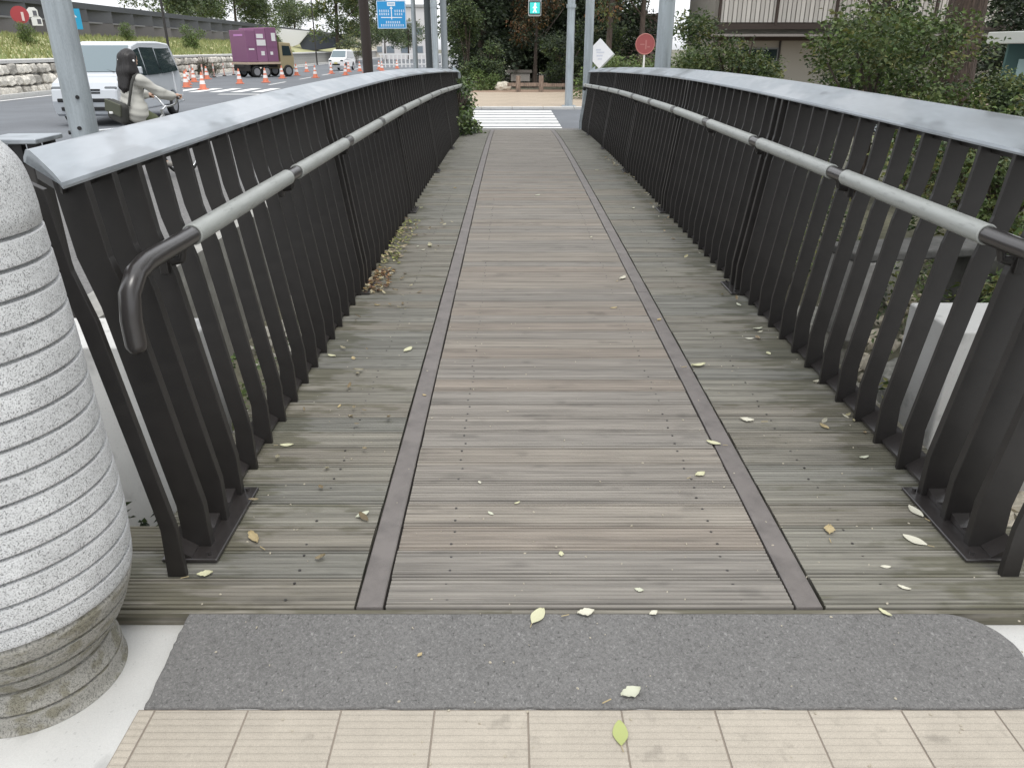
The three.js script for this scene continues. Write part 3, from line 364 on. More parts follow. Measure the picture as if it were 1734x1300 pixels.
// ---------------------------------------------------------------- poles, lamps, signs, signal
function pole(name, label, cat, x, d, h, r, mat, y0 = RY, r2 = r * 0.8, collar) {
  const t = thing(name, label, cat, x, y0, -d); mesh('shaft', cyl(r2, r, h, 0, h / 2, 0, 24), mat, t); mesh('base_plate', rbox(r * 3.4, 0.03, r * 3.4, 0, 0.015, 0, 0.008, 1), mat, t);
  if (collar) mesh('collar', cyl(r * 1.15, r * 1.15, 0.1, 0, collar, 0, 24), mat, t); return t;
}
{
  const p = pole('street_pole', 'thick pale grey pole with bolt heads behind the left railing, in front of the van', 'pole', -3.76, 7, 7, 0.115, MAT.galv, -0.1, 0.105);
  for (const [y, a] of [[1.32, 0.5], [1.07, 0.2], [1.03, -0.9]]) mesh('bolt', put(new THREE.CylinderGeometry(0.017, 0.017, 0.03, 8), Math.sin(a) * 0.113, y, Math.cos(a) * 0.113, Math.PI / 2, a), MAT.black, p);
  pole('street_pole', 'pale grey pole at the far end of the right railing, left of the diamond sign', 'pole', 1.75, 18.95, 7.5, 0.105, MAT.galv, RY, 0.09, 3.2);
  pole('street_pole', 'thick pale grey pole behind the right railing, right of the round red sign', 'pole', 2.38, 13, 8, 0.13, MAT.galv, -1.0, 0.115);
  pole('utility_pole', 'dark brown pole rising behind the left railing', 'pole', -2.98, 17, 8, 0.105, MAT.poleBrown, -1.1, 0.095);
  pole('utility_pole', 'dark pole before the woods, leftmost of a tight group of three', 'pole', -2.74, 27.3, 9, 0.11, M(0.05, 0.06, 0.065, 0.6), -0.14, 0.1);
  pole('utility_pole', 'light grey pole before the woods, middle of a tight group of three', 'pole', -2.5, 27, 9, 0.1, MAT.galv, -0.14, 0.1, 3);
  pole('utility_pole', 'mid grey pole against the woods, rightmost of a tight group of three', 'pole', -2.24, 27.5, 9, 0.11, M(0.24, 0.27, 0.29, 0.5, { metalness: 0.2 }), -0.14, 0.1);
  for (const [x, d, l] of [[-20.7, 50, 'thin dark lamp post behind the van by the stone wall'], [-23.2, 98, 'thin dark lamp post far down the road beyond the purple truck']]) { const q = pole('lamp_post', l, 'lamp post', x, d, 8, 0.085, MAT.steelDark, RY, 0.06, 1.3); mesh('arm', bar(V(0, 7.9, 0), V(1.4, 8.2, 0), 0.04), MAT.steelDark, q); mesh('lamp_head', rbox(0.7, 0.12, 0.28, 1.6, 8.2, 0, 0.04, 2), MAT.galv, q); }
  // pedestrian signal hung from a pole on the far pavement
  const sp = pole('signal_pole', 'pale grey signal pole standing on the far pavement left of the other pole', 'pole', 1.86, 26.5, 6, 0.13, MAT.galv, -0.14, 0.11, 2.95);
  const s = thing('pedestrian_signal', 'pedestrian signal with its lower green lens lit, hung before the dark woods', 'traffic signal', 0.71, 2.5, -26.4);
  mesh('housing', rbox(0.4, 0.86, 0.2, 0, 0.45, 0, 0.05, 3), M(0.6, 0.64, 0.64, 0.5), s);
  for (const y of [0.66, 0.245]) mesh('bezel', (() => { const g = poly([[-0.175, -0.175], [0.175, -0.175], [0.175, 0.175], [-0.175, 0.175]], 0.04, 0.008); return g.translate(0, y, 0.1); })(), MAT.black, s);
  mesh('red_lens', rbox(0.3, 0.3, 0.02, 0, 0.66, 0.15, 0.008, 1), M(0.05, 0.02, 0.025, 0.3), s);
  mesh('green_lens', rbox(0.31, 0.31, 0.02, 0, 0.245, 0.15, 0.008, 1), new THREE.MeshStandardMaterial({ color: C(0.03, 0.2, 0.18), emissive: C(0.05, 0.62, 0.58), emissiveIntensity: 0.75, roughness: 0.4 }), s);
  const fig = [put(new THREE.CircleGeometry(0.03, 12), 0.01, 0.355, 0.162)]; const limb = (a, b, w) => { const L = Math.hypot(b[0] - a[0], b[1] - a[1]); return put(new THREE.PlaneGeometry(w, L), (a[0] + b[0]) / 2, (a[1] + b[1]) / 2, 0.1622, 0, 0, -Math.atan2(b[0] - a[0], b[1] - a[1])); };
  fig.push(limb([0.005, 0.32], [0, 0.22], 0.055), limb([0, 0.22], [-0.05, 0.12], 0.03), limb([0, 0.22], [0.045, 0.12], 0.03), limb([0.005, 0.31], [-0.06, 0.24], 0.022), limb([0.005, 0.31], [0.06, 0.25], 0.022));
  mesh('walking_figure', fig, new THREE.MeshStandardMaterial({ color: C(0.7, 0.9, 0.9), emissive: C(0.7, 1, 1), emissiveIntensity: 0.8, side: THREE.DoubleSide }), s);
  mesh('visor', put(poly([[-0.2, 0], [0.2, 0], [0.2, 0.02], [-0.2, 0.02]], 0.16), 0, 0.85, 0.1), MAT.galv, s); mesh('arm', bar(V(0, 0.88, 0), V(0, 1.2, 0), 0.03), MAT.galv, s); mesh('arm', bar(V(0, 1.2, 0), V(1.14, 1.25, -0.1), 0.035), MAT.galv, s);
  // diamond sign
  const d = thing('diamond_sign', 'white diamond sign plate behind the far end of the right railing', 'sign', 2.92, -0.14, -27.6);
  mesh('plate', (() => { const g = poly([[0, -0.46], [0.46, 0], [0, 0.46], [-0.46, 0]], 0.02, 0.004); return g.translate(0, 1.58, 0.05); })(), M(0.8, 0.81, 0.83, 0.5), d);
  mesh('backing_plate', (() => { const g = poly([[0, -0.46], [0.46, 0], [0, 0.46], [-0.46, 0]], 0.02, 0.004); return g.translate(0.05, 1.555, -0.02); })(), M(0.5, 0.55, 0.5, 0.6), d);
  mesh('post', cyl(0.03, 0.03, 1.9, 0, 0.95, -0.02, 10), MAT.white, d);
  const faint = []; for (const [x, y, w, h] of [[-0.05, 1.70, 0.16, 0.05], [0.02, 1.62, 0.26, 0.04], [0, 1.52, 0.2, 0.05], [0.01, 1.42, 0.14, 0.04]]) faint.push(box(w, h, 0.004, x, y, 0.077)); mesh('faded_print', faint, M(0.62, 0.65, 0.72, 0.6), d);
  const r = thing('round_sign', 'round faded red sign on a thin white post before a brick wall', 'sign', 4.8, -0.14, -30);
  mesh('disc', put(new THREE.CylinderGeometry(0.34, 0.34, 0.02, 40), 0, 1.88, 0.04, Math.PI / 2), M(0.3, 0.075, 0.075, 0.5), r); mesh('rim', put(new THREE.TorusGeometry(0.335, 0.018, 8, 40), 0, 1.88, 0.045), M(0.42, 0.16, 0.14, 0.5), r); mesh('faded_print', [box(0.05, 0.3, 0.004, 0.03, 1.86, 0.053), box(0.16, 0.04, 0.004, -0.1, 1.87, 0.053), box(0.1, 0.04, 0.004, 0.13, 1.79, 0.053)], M(0.4, 0.16, 0.15, 0.6), r); mesh('post', cyl(0.035, 0.035, 1.9, 0, 0.9, 0, 10), MAT.white, r);
  // signs over on the left
  const q = thing('round_sign', 'round red sign with two white plates beside it on the grass bank', 'sign', -25.7, 2.1, -44, 0.5);
  mesh('post', cyl(0.05, 0.05, 1.4, 0, 0.6, 0, 10), MAT.poleBrown, q); mesh('disc', put(new THREE.CylinderGeometry(0.42, 0.42, 0.03, 36), 0, 1.1, 0.06, Math.PI / 2), M(0.4, 0.05, 0.06, 0.5), q); mesh('bar', rbox(0.12, 0.42, 0.02, 0.12, 1.02, 0.09, 0.005, 1), M(0.75, 0.6, 0.58, 0.6), q);
  for (const [x, y] of [[0.6, 1.22], [0.72, 0.82]]) { const pl = mesh('plate', put(poly([[-0.24, -0.22], [0.24, -0.22], [0.24, 0.12], [0.12, 0.24], [-0.12, 0.24], [-0.24, 0.12]], 0.02, 0.004), x, y, 0.05), MAT.white, q); mesh('print', box(0.18, 0.24, 0.006, x + 0.1, y - 0.03, 0.078), M(0.12, 0.12, 0.14, 0.6), pl); }
  mesh('bracket', bar(V(0, 1.0, 0.02), V(0.75, 1.0, 0.02), 0.02), MAT.steelDark, q);
  const bs = thing('square_sign', 'small square blue sign with a white arrow, right of the thick pale pole', 'sign', -22.95, 1.7, -44, 0.45);
  mesh('plate', rbox(0.74, 0.98, 0.03, 0, 1.3, 0.05, 0.02, 2), M(0.02, 0.32, 0.55, 0.5), bs); mesh('arrow', put(poly([[-0.06, -0.32], [0.06, -0.32], [0.06, 0.08], [0.2, 0.08], [0, 0.34], [-0.2, 0.08], [-0.06, 0.08]], 0.005), 0, 1.3, 0.067), MAT.white, bs); mesh('post', cyl(0.04, 0.04, 1.7, 0, 0.85, 0, 10), MAT.steelDark, bs);
  // overhead direction sign
  const gp = thing('direction_sign', 'blue road direction sign with white lettering on a pale pole', 'road sign', -5.85, RY, -50);
  mesh('pole', cyl(0.12, 0.15, 7, 0, 3.5, 0, 20), MAT.galv, gp);
  const cv = document.createElement('canvas'); cv.width = 512; cv.height = 448; const k = cv.getContext('2d'); k.fillStyle = '#2f9fe0'; k.fillRect(0, 0, 512, 448); k.strokeStyle = '#fff'; k.lineWidth = 8; k.strokeRect(8, 8, 496, 432);
  k.fillStyle = '#fff'; k.fillRect(190, 24, 140, 62); k.fillStyle = '#2f9fe0'; k.font = 'bold 50px sans-serif'; k.fillRect(206, 40, 108, 8); k.fillRect(206, 60, 108, 8);
  k.fillStyle = '#fff'; k.fillRect(250, 110, 16, 190); k.beginPath(); k.moveTo(230, 130); k.lineTo(258, 92); k.lineTo(286, 130); k.fill(); k.fillRect(70, 262, 370, 14);
  for (const [x, y, w] of [[40, 150, 160], [40, 200, 180], [310, 150, 160], [310, 200, 150], [150, 330, 240], [60, 380, 390]]) for (let a = 0; a < w; a += 38) { k.fillRect(x + a, y, 26, 5); k.fillRect(x + a, y + 16, 26, 5); k.fillRect(x + a + 10, y - 6, 6, 36); k.fillRect(x + a, y + 28, 26, 4); }
  const ct = new THREE.CanvasTexture(cv); ct.colorSpace = THREE.SRGBColorSpace; mesh('panel', box(1.72, 1.5, 0.05, 0, 0, 0).translate(-1.28, 3.62, 0.14), new THREE.MeshStandardMaterial({ map: ct, roughness: 0.5 }), gp);
  for (const y of [3.2, 4.05]) mesh('arm', bar(V(0, y, 0.04), V(-2.1, y, 0.06), 0.045), MAT.galv, gp);
}
// traffic cones and marker posts along the roadworks
{
  const c0 = thing('traffic_cone', 'orange and white traffic cone on the main road, nearest of the row', 'traffic cone', -14.7, RY, -38.7, 0, 'cones along the roadworks');
  const o = M(0.7, 0.22, 0.13, 0.55), lathe = (a) => new THREE.LatheGeometry(a.map(([r, y]) => new THREE.Vector2(r, y)), 16);
  mesh('base', rbox(0.4, 0.05, 0.4, 0, 0.025, 0, 0.012, 1), o, c0); mesh('cone', lathe([[0.165, 0.05], [0.03, 0.78], [0.0, 0.79]]), o, c0); mesh('white_band', lathe([[0.132, 0.25], [0.102, 0.41]]), M(0.85, 0.8, 0.78, 0.5), c0); mesh('white_band', lathe([[0.085, 0.5], [0.06, 0.64]]), M(0.85, 0.8, 0.78, 0.5), c0);
  const L = [[-15.12, 45.3], [-14.15, 46.9], [-15, 53.4], [-13.1, 54.5], [-15.6, 59.3], [-17.1, 68.3], [-14, 63.5], [-13.6, 68.3], [-13, 70.1], [-16.4, 41], [-17.5, 44], [-18.5, 47.5], [-19.4, 52], [-12.2, 60], [-11.8, 66], [-11.4, 72], [-12.3, 76], [-11.2, 80]];
  for (const [x, d] of L) copy(c0, 'orange and white traffic cone standing farther back along the roadworks', x, RY, -d, rr(0, 3));
  const m0 = thing('marker_post', 'pale pink marker post by the foot of the stone wall', 'post', -19.6, RY, -46, 0, 'marker posts along the stone wall');
  mesh('shaft', cyl(0.045, 0.045, 0.85, 0, 0.43, 0, 10), M(0.72, 0.42, 0.36, 0.6), m0); mesh('white_band', cyl(0.05, 0.05, 0.14, 0, 0.62, 0, 10), MAT.white, m0); mesh('base', cyl(0.13, 0.14, 0.06, 0, 0.03, 0, 12), MAT.rubber, m0);
  for (let i = 1; i < 16; i++) copy(m0, undefined, wx(46 + i * 2.4) + 1.1, RY, -(46 + i * 2.4));
}
// ---------------------------------------------------------------- buildings
{
  const h = thing('house', 'two storey house behind the bushes with a pale ribbed balcony front and brown beams', 'house', 11, -0.2, -40);
  const cream = M(0.45, 0.42, 0.36, 0.85), beam = M(0.075, 0.055, 0.045, 0.7), wm = [0.95, 1.05, 0.85].map((k) => M(0.8 * k, 0.77 * k, 0.71 * k, 0.7));
  mesh('wall', box(15, 2.62, 7, 6.5, 1.31, -4), cream, h); mesh('wall', box(15, 4.36, 6, 6.5, 4.82, -4.6), M(0.45, 0.42, 0.37, 0.8), h);
  mesh('beam', box(16, 0.24, 0.3, 6.5, 2.75, 0.1), beam, h); mesh('eave', box(16.4, 0.1, 1.6, 6.5, 2.36, 0.3), M(0.3, 0.28, 0.26, 0.7), h); mesh('beam', box(16, 0.16, 0.2, 6.5, 2.22, -0.3), beam, h);
  const bal = mesh('balcony', box(15.8, 0.05, 1.2, 6.5, 2.9, -0.5), beam, h);
  for (let i = 0; i < 72; i++) mesh('panel', box(0.17, 1.5, 0.03, -1.1 + i * 0.213, 3.68, 0.12 + 0.012 * (i % 2)), wm[(i * 7 + (i >> 2)) % 3], bal);
  for (const x of [-1.2, 1.5, 4.3, 6.1, 9, 12]) mesh('post', box(0.12, 3.6, 0.12, x, 4.6, 0.22), beam, h);
  mesh('top_rail', box(16, 0.1, 0.16, 6.5, 4.48, 0.14), beam, h);
  const roof = mesh('roof', poly([[-5, 7], [-1, 9.4], [3, 9.4], [7.5, 7], [7.5, 6.85], [-5, 6.85]], 16).rotateY(Math.PI / 2).translate(-1.5, -0.05, -2.5), M(0.09, 0.09, 0.1, 0.7), h);
  const win = (x, y, w, hh) => { const f = mesh('window', box(w, hh, 0.1, x, y, -0.46), M(0.25, 0.26, 0.26, 0.6), h); mesh('pane', box(w * 0.46, hh - 0.14, 0.02, x - w * 0.24, y, -0.4), MAT.glass, f); mesh('pane', box(w * 0.46, hh - 0.14, 0.02, x + w * 0.24, y, -0.4), MAT.glass, f); };
  win(0.95, 1.52, 2.1, 0.62); win(8.5, 1.5, 2, 0.7); for (const x of [1, 5, 10]) { const f = mesh('window', box(2.2, 1.9, 0.08, x, 4.9, -1.57), M(0.3, 0.3, 0.3, 0.5), h); mesh('pane', box(2, 1.7, 0.02, x, 4.9, -1.52), MAT.glass, f); }
  mesh('shutter', box(1.55, 0.95, 0.06, 1.15, 0.66, -0.46), M(0.35, 0.45, 0.46, 0.5), h); mesh('shutter', box(0.6, 0.95, 0.06, 0.05, 0.66, -0.46), M(0.22, 0.32, 0.33, 0.5), h); mesh('step', box(2.6, 0.35, 0.8, 0.9, 0.02, -0.2), MAT.steelDark, h); mesh('downpipe', cyl(0.05, 0.05, 2.1, 2.05, 1.1, -0.42, 8), MAT.steelDark, h);
}
{
  const b = thing('brick_house', 'reddish brick house with white windows behind the round red sign', 'house', 7.4, -0.2, -52), T2 = tex(512, 512, (u, v, x, y) => { const r = Math.floor(v * 24), q = u * 10 + (r % 2) * 0.5, fx = q - Math.floor(q), fy = v * 24 - r, a = hash(Math.floor(q), r, 7), m = fx < 0.06 || fy < 0.14; const l = m ? 0.26 : 0.17 + 0.12 * a; return m ? [l, l * 0.95, l * 0.9] : [l * 1.75, l * 1.3, l * 1.18]; });
  const bm = new THREE.MeshStandardMaterial({ map: rep(T2, 0.4), roughness: 0.9 });
  mesh('wall', planeUV(box(4.4, 3.6, 5, 0, 1.8, -2.5)), bm, b); mesh('roof', rbox(4.7, 0.16, 5.4, 0, 3.68, -2.5, 0.03, 1), M(0.2, 0.17, 0.16, 0.8), b);
  for (const x of [-1.3, -0.15]) { const f = mesh('window', box(0.95, 1.0, 0.1, x, 2.5, 0.02), MAT.white, b); mesh('pane', box(0.36, 0.84, 0.02, x - 0.21, 2.5, 0.08), M(0.7, 0.7, 0.68, 0.3), f); mesh('pane', box(0.36, 0.84, 0.02, x + 0.21, 2.5, 0.08), M(0.7, 0.7, 0.68, 0.3), f); }
  const s = thing('garden_shed', 'low shed with a pale flat roof edge right of the big trunk', 'shed', 16.6, -0.2, -25);
  mesh('roof', rbox(4.2, 0.34, 3, 0.6, 2.1, 0, 0.03, 1), M(0.5, 0.52, 0.48, 0.7), s); for (const x of [-1.1, 0.4, 2.2]) mesh('post', box(0.12, 1.95, 0.12, x, 0.97, 1.2), M(0.04, 0.1, 0.1, 0.6), s); mesh('wall', box(3.8, 1.95, 0.1, 0.6, 0.97, -0.6), M(0.06, 0.12, 0.11, 0.7), s); mesh('poster', box(0.6, 0.5, 0.03, -0.6, 1.25, -0.53), M(0.45, 0.6, 0.58, 0.6), s);
  const far = (label, x, d, w, hh, dp, m) => { const f = thing('apartment_building', label, 'building', x, -0.2, -d); mesh('wall', box(w, hh, dp, 0, hh / 2, -dp / 2), m, f); mesh('roof', box(w + 0.6, 0.4, dp + 0.6, 0, hh + 0.2, -dp / 2), M(0.4, 0.4, 0.4, 0.8), f); for (let y = 1.6; y < hh - 1; y += 3) for (let q = -w / 2 + 1.5; q < w / 2 - 0.8; q += 2.6) { const n = mesh('window', box(1.5, 1.3, 0.12, q, y, 0.02), M(0.5, 0.5, 0.5, 0.6), f); mesh('pane', box(1.3, 1.1, 0.02, q, y, 0.09), M(0.22, 0.26, 0.3, 0.2), n); } };
  far('far pale low building seen between the blue sign pole and the dark pole', -19.5, 150, 8, 8.5, 8, M(0.72, 0.7, 0.7, 0.8));
  far('far cream building seen just right of the dark brown pole', -30, 175, 9, 6.5, 8, M(0.62, 0.58, 0.52, 0.8));
  const fn = thing('fence', 'far white picket railing along the road beyond the blue sign', 'fence', -13.5, RY, -85, 0.25);
  for (let i = 0; i < 22; i++) mesh('picket', box(0.12, 1.3, 0.08, i * 0.42, 0.65, 0), MAT.white, fn); mesh('rail', box(9.2, 0.12, 0.1, 4.4, 1.25, 0), MAT.white, fn); mesh('rail', box(9.2, 0.1, 0.1, 4.4, 0.3, 0), MAT.white, fn);
  const rp = thing('underpass_ramp', 'dark sloping wedge of a road ramp with a white parapet far down the road', 'ramp', -26, 0, -112, 0.1);
  mesh('ramp', poly([[-2.2, 1.2], [5.4, 2.2], [0.8, 3.2], [-3, 3.35]], 5).translate(0, 0, -5), M(0.1, 0.11, 0.14, 0.8), rp); mesh('parapet', poly([[-6, 4.1], [-1, 3.7], [-2.6, 2.1], [-4.2, 1.6]], 0.5).translate(0, 0, 0.05), M(0.75, 0.75, 0.76, 0.7), rp);
}
// wooden barrier, boulder and notice board at the entrance of the woods
{
  const wood = map(T.bark, 0.8, { color: C(2.5, 2.4, 2.3) }), b = thing('wooden_barrier', 'low wooden barrier of two posts and a rail before the woods', 'barrier', 0.77, -0.14, -35.5);
  for (const x of [-0.5, 0.5]) mesh('post', planeUV(cyl(0.1, 0.11, 0.66, x, 0.33, 0, 14)), wood, b); mesh('rail', planeUV(box(1.75, 0.14, 0.1, -0.1, 0.3, 0)), wood, b); mesh('rail', planeUV(box(1.3, 0.13, 0.1, 1.1, 0.26, -0.5)), wood, b);
  const n = thing('notice_board', 'pale weathered board under a dark beam behind the wooden barrier', 'board', 0.42, -0.23, -41); mesh('board', box(0.95, 0.36, 0.05, 0, 0.5, 0), M(0.4, 0.37, 0.34, 0.8), n); mesh('beam', box(1.25, 0.14, 0.14, -0.05, 0.78, 0), M(0.2, 0.18, 0.16, 0.8), n); for (const x of [-0.42, 0.42]) mesh('post', box(0.09, 0.75, 0.09, x, 0.37, -0.06), M(0.14, 0.12, 0.1, 0.8), n);
  const r = thing('boulder', 'pale boulder left of the wooden barrier', 'boulder', -0.4, -0.14, -37); const g = new THREE.IcosahedronGeometry(0.32, 3), p = g.attributes.position; for (let i = 0; i < p.count; i++) { const q = 0.8 + 0.4 * fbm(0.5 + p.getX(i), 0.5 + p.getY(i) + 0.4 * p.getZ(i), 9, 9, 3, 500); p.setXYZ(i, p.getX(i) * q * 1.2, p.getY(i) * q * 0.8, p.getZ(i) * q); } g.computeVertexNormals(); mesh('rock', planeUV(g.translate(0, 0.12, 0)), map(T.stone, 1, { color: C(1.7, 1.6, 1.4) }), r);
}
// ---------------------------------------------------------------- vehicles
function wheel(r, w, o, x, y, z) { const t = mesh('wheel', put(new THREE.TorusGeometry(r * 0.78, r * 0.26, 12, 28).scale(1, 1, w / (r * 0.52)), x, y, z), MAT.rubber, o); mesh('rim', put(new THREE.CylinderGeometry(r * 0.62, r * 0.62, w * 0.86, 24), x, y, z, Math.PI / 2), M(0.45, 0.46, 0.48, 0.35, { metalness: 0.6 }), t); return t; }
function car(name, label, cat, prof, W, arch, glassM, paint, hood, o = {}) {       // profile in x (forward) and y, built across z
  const t = thing(name, label, cat), top = o.top, narrow = (g) => { const p = g.attributes.position; for (let i = 0; i < p.count; i++) { const y = p.getY(i); p.setZ(i, p.getZ(i) * (1 - 0.16 * sm(hood - 0.1, top, y))); const x = p.getX(i); if (x > o.nose) p.setZ(i, p.getZ(i) * (1 - 0.1 * sm(o.nose, o.front, x))); } g.computeVertexNormals(); return g; };
  const s = new THREE.Shape(); prof.forEach(([x, y], i) => (i ? s.lineTo(x, y) : s.moveTo(x, y))); for (const ax of arch) { s.lineTo(ax + 0.37, prof[0][1]); s.absarc(ax, 0.3, 0.37, 0, Math.PI, false); s.lineTo(ax - 0.37, prof[0][1]); }
  const g = new THREE.ExtrudeGeometry(s, { depth: W - 0.14, bevelEnabled: true, bevelThickness: 0.07, bevelSize: 0.06, bevelOffset: -0.06, bevelSegments: 4, curveSegments: 14, steps: 6 }).translate(0, 0, -(W - 0.14) / 2);
  mesh('body', narrow(g), paint, t);
  for (const sg of [-1, 1]) for (const pts of o.side) mesh('side_window', narrow(poly(pts, 0.012).translate(0, 0, sg * (W / 2 + 0.001) - (sg < 0 ? 0.012 : 0))), MAT.glass, t);
  const [wa, wb] = o.ws, nl = Math.hypot(wb[1] - wa[1], wa[0] - wb[0]), q = [(wb[1] - wa[1]) / nl, (wa[0] - wb[0]) / nl], sec = (p, w) => [[-0.01, -w], [0.018, -w], [0.018, w], [-0.01, w]].map(([f, z]) => [p[0] + f * q[0], p[1] + f * q[1], z]);
  mesh('windscreen', sweep([sec(wa, W * 0.44), sec(wb, W * 0.39)]), glassM, t);
  return t;
}
{
  const pearl = new THREE.MeshPhysicalMaterial({ color: C(0.5, 0.53, 0.56), roughness: 0.3, clearcoat: 1, clearcoatRoughness: 0.06 });
  const wsG = new THREE.MeshPhysicalMaterial({ color: C(0.12, 0.17, 0.19), roughness: 0.08, clearcoat: 1, clearcoatRoughness: 0.05 });
  const v = car('parked_van', 'silver white minivan with dark side windows on the main road behind the cyclist', 'van', [[-2.15, 0.3], [-2.3, 0.5], [-2.3, 1.05], [-2.18, 1.7], [-2.0, 1.93], [-1.2, 1.98], [0.25, 1.97], [0.75, 1.88], [1.5, 1.22], [1.62, 1.16], [2.15, 1.02], [2.3, 0.85], [2.36, 0.6], [2.3, 0.3], [2.2, 0.24]].map((q) => q), 1.76, [1.42, -1.4], wsG, pearl, 1.15, { top: 1.98, nose: 1.6, front: 2.36, ws: [[1.47, 1.25], [0.78, 1.86]],
    side: [[[-2.1, 1.2], [-0.75, 1.15], [-0.75, 1.8], [-1.9, 1.8]], [[-0.68, 1.15], [0.3, 1.14], [0.3, 1.83], [-0.68, 1.82]], [[0.37, 1.14], [1.25, 1.16], [0.72, 1.76], [0.37, 1.82]]] });
  v.position.set(-10.75, RY, -22.4); v.rotation.y = -Math.PI / 2 + 0.06;
  for (const x of [1.42, -1.4]) for (const z of [-0.8, 0.8]) wheel(0.31, 0.2, v, x, 0.31, z);
  const F = 2.33; mesh('grille', [0.86, 0.79].map((y) => rbox(0.06, 0.04, 0.8, F - 0.03, y, 0, 0.01, 1)), MAT.black, v); mesh('lower_grille', rbox(0.06, 0.09, 1.3, F + 0.015, 0.62, 0, 0.02, 1), MAT.black, v); mesh('lower_grille', rbox(0.06, 0.09, 1.2, F + 0.0, 0.42, 0, 0.02, 1), MAT.black, v);
  for (const z of [-0.64, 0.64]) { mesh('headlight', put(rbox(0.2, 0.14, 0.3, 0, 0, 0, 0.04, 2), 2.17, 0.87, z), new THREE.MeshPhysicalMaterial({ color: C(0.12, 0.13, 0.14), roughness: 0.1, clearcoat: 1 }), v); mesh('fog_light', rbox(0.05, 0.08, 0.14, F - 0.03, 0.5, z, 0.02, 1), MAT.glass, v); }
  mesh('number_plate', rbox(0.02, 0.16, 0.34, F + 0.045, 0.52, 0, 0.006, 1), MAT.white, v);
  for (const z of [-1, 1]) mesh('mirror', rbox(0.12, 0.18, 0.22, 1.12, 1.28, z * 0.95, 0.04, 2), pearl, v); mesh('wiper', bar(V(1.49, 1.25, -0.5), V(1.3, 1.4, 0.1), 0.01), MAT.black, v);
  const c = car('small_car', 'small white hatchback facing the camera far down the road', 'car', [[-1.6, 0.28], [-1.7, 0.5], [-1.7, 0.95], [-1.55, 1.55], [-1.3, 1.68], [0.1, 1.7], [0.4, 1.62], [0.95, 1.05], [1.5, 0.95], [1.68, 0.75], [1.7, 0.4], [1.6, 0.25]], 1.5, [1.1, -1.1], wsG, M(0.78, 0.78, 0.78, 0.35), 1.0, { top: 1.7, nose: 1.2, front: 1.7, ws: [[0.92, 1.08], [0.42, 1.6]], side: [[[-1.5, 1.02], [0.7, 1.02], [0.3, 1.55], [-1.35, 1.55]]] });
  c.position.set(-15.3, RY, -74); c.rotation.y = -Math.PI / 2 - 0.1; for (const x of [1.1, -1.1]) for (const z of [-0.66, 0.66]) wheel(0.28, 0.17, c, x, 0.28, z);
  for (const z of [-0.52, 0.52]) mesh('headlight', rbox(0.08, 0.16, 0.26, 1.64, 0.8, z, 0.03, 2), MAT.glass, c); mesh('grille', rbox(0.05, 0.14, 0.7, 1.69, 0.5, 0, 0.02, 1), MAT.black, c); mesh('number_plate', rbox(0.02, 0.12, 0.3, 1.73, 0.62, 0, 0.005, 1), M(0.6, 0.55, 0.2, 0.5), c);
  // flatbed lorry with purple boxes
  const l = thing('flatbed_truck', 'flatbed lorry with a yellow cab carrying tall purple boxes', 'truck', -16.9, RY, -57, Math.PI / 2 - 0.72), pur = [0.92, 1.06, 0.85].map((k) => M(0.27 * k, 0.12 * k, 0.22 * k, 0.65)), yel = M(0.36, 0.3, 0.18, 0.5);
  mesh('chassis', [rbox(3.6, 0.16, 0.9, -0.3, 0.7, 0, 0.02, 1), box(0.1, 0.4, 1.9, -2.0, 0.6, 0)], MAT.steelDark, l); mesh('bed', rbox(2.5, 0.14, 2.0, -0.85, 0.88, 0, 0.02, 1), M(0.5, 0.4, 0.3, 0.7), l);
  [[-1.72, 0.72, 1.95], [-0.95, 0.78, 2.08], [-0.13, 0.82, 2.12]].forEach(([x, w, h], i) => { const b = mesh('purple_box', rbox(w, h, 1.95, x, 0.96 + h / 2, 0, 0.03, 1), pur[i], l); for (const [px, py, pw, ph] of [[[0, 1.75, 0.4, 0.1]], [[-0.06, 2.55, 0.5, 0.26], [0, 2.15, 0.66, 0.36], [0.05, 1.5, 0.26, 0.26]], [[0.15, 2.5, 0.3, 0.5], [-0.1, 1.5, 0.2, 0.2]]][i]) mesh('white_panel', box(pw, ph, 0.01, x + px, py, 0.98), MAT.white, b); for (const z of [-0.4]) mesh('seam', box(w - 0.04, 0.03, 0.01, x, 1.9, 0.98), pur[2], b); });
  mesh('rear_print', box(0.01, 0.12, 1.1, -2.085, 2.6, 0.1), M(0.55, 0.25, 0.55, 0.6), l);
  mesh('cab', (() => { const g = poly([[0.5, 0.55], [1.45, 0.55], [1.5, 1.2], [1.3, 2.1], [0.5, 2.15]], 1.7, 0.05); return g.translate(0, 0, -0.85); })(), yel, l); mesh('cab_window', poly([[0.65, 1.35], [1.36, 1.35], [1.22, 1.95], [0.65, 1.98]], 0.02).translate(0, 0, 0.895), MAT.glass, l); mesh('windscreen', box(0.03, 0.7, 1.5, 1.46, 1.6, 0), MAT.glass, l);
  for (const [x, r] of [[-1.5, 0.36], [-0.75, 0.36], [0.98, 0.38]]) for (const z of [-0.85, 0.85]) wheel(r, 0.28, l, x, r, z);
}
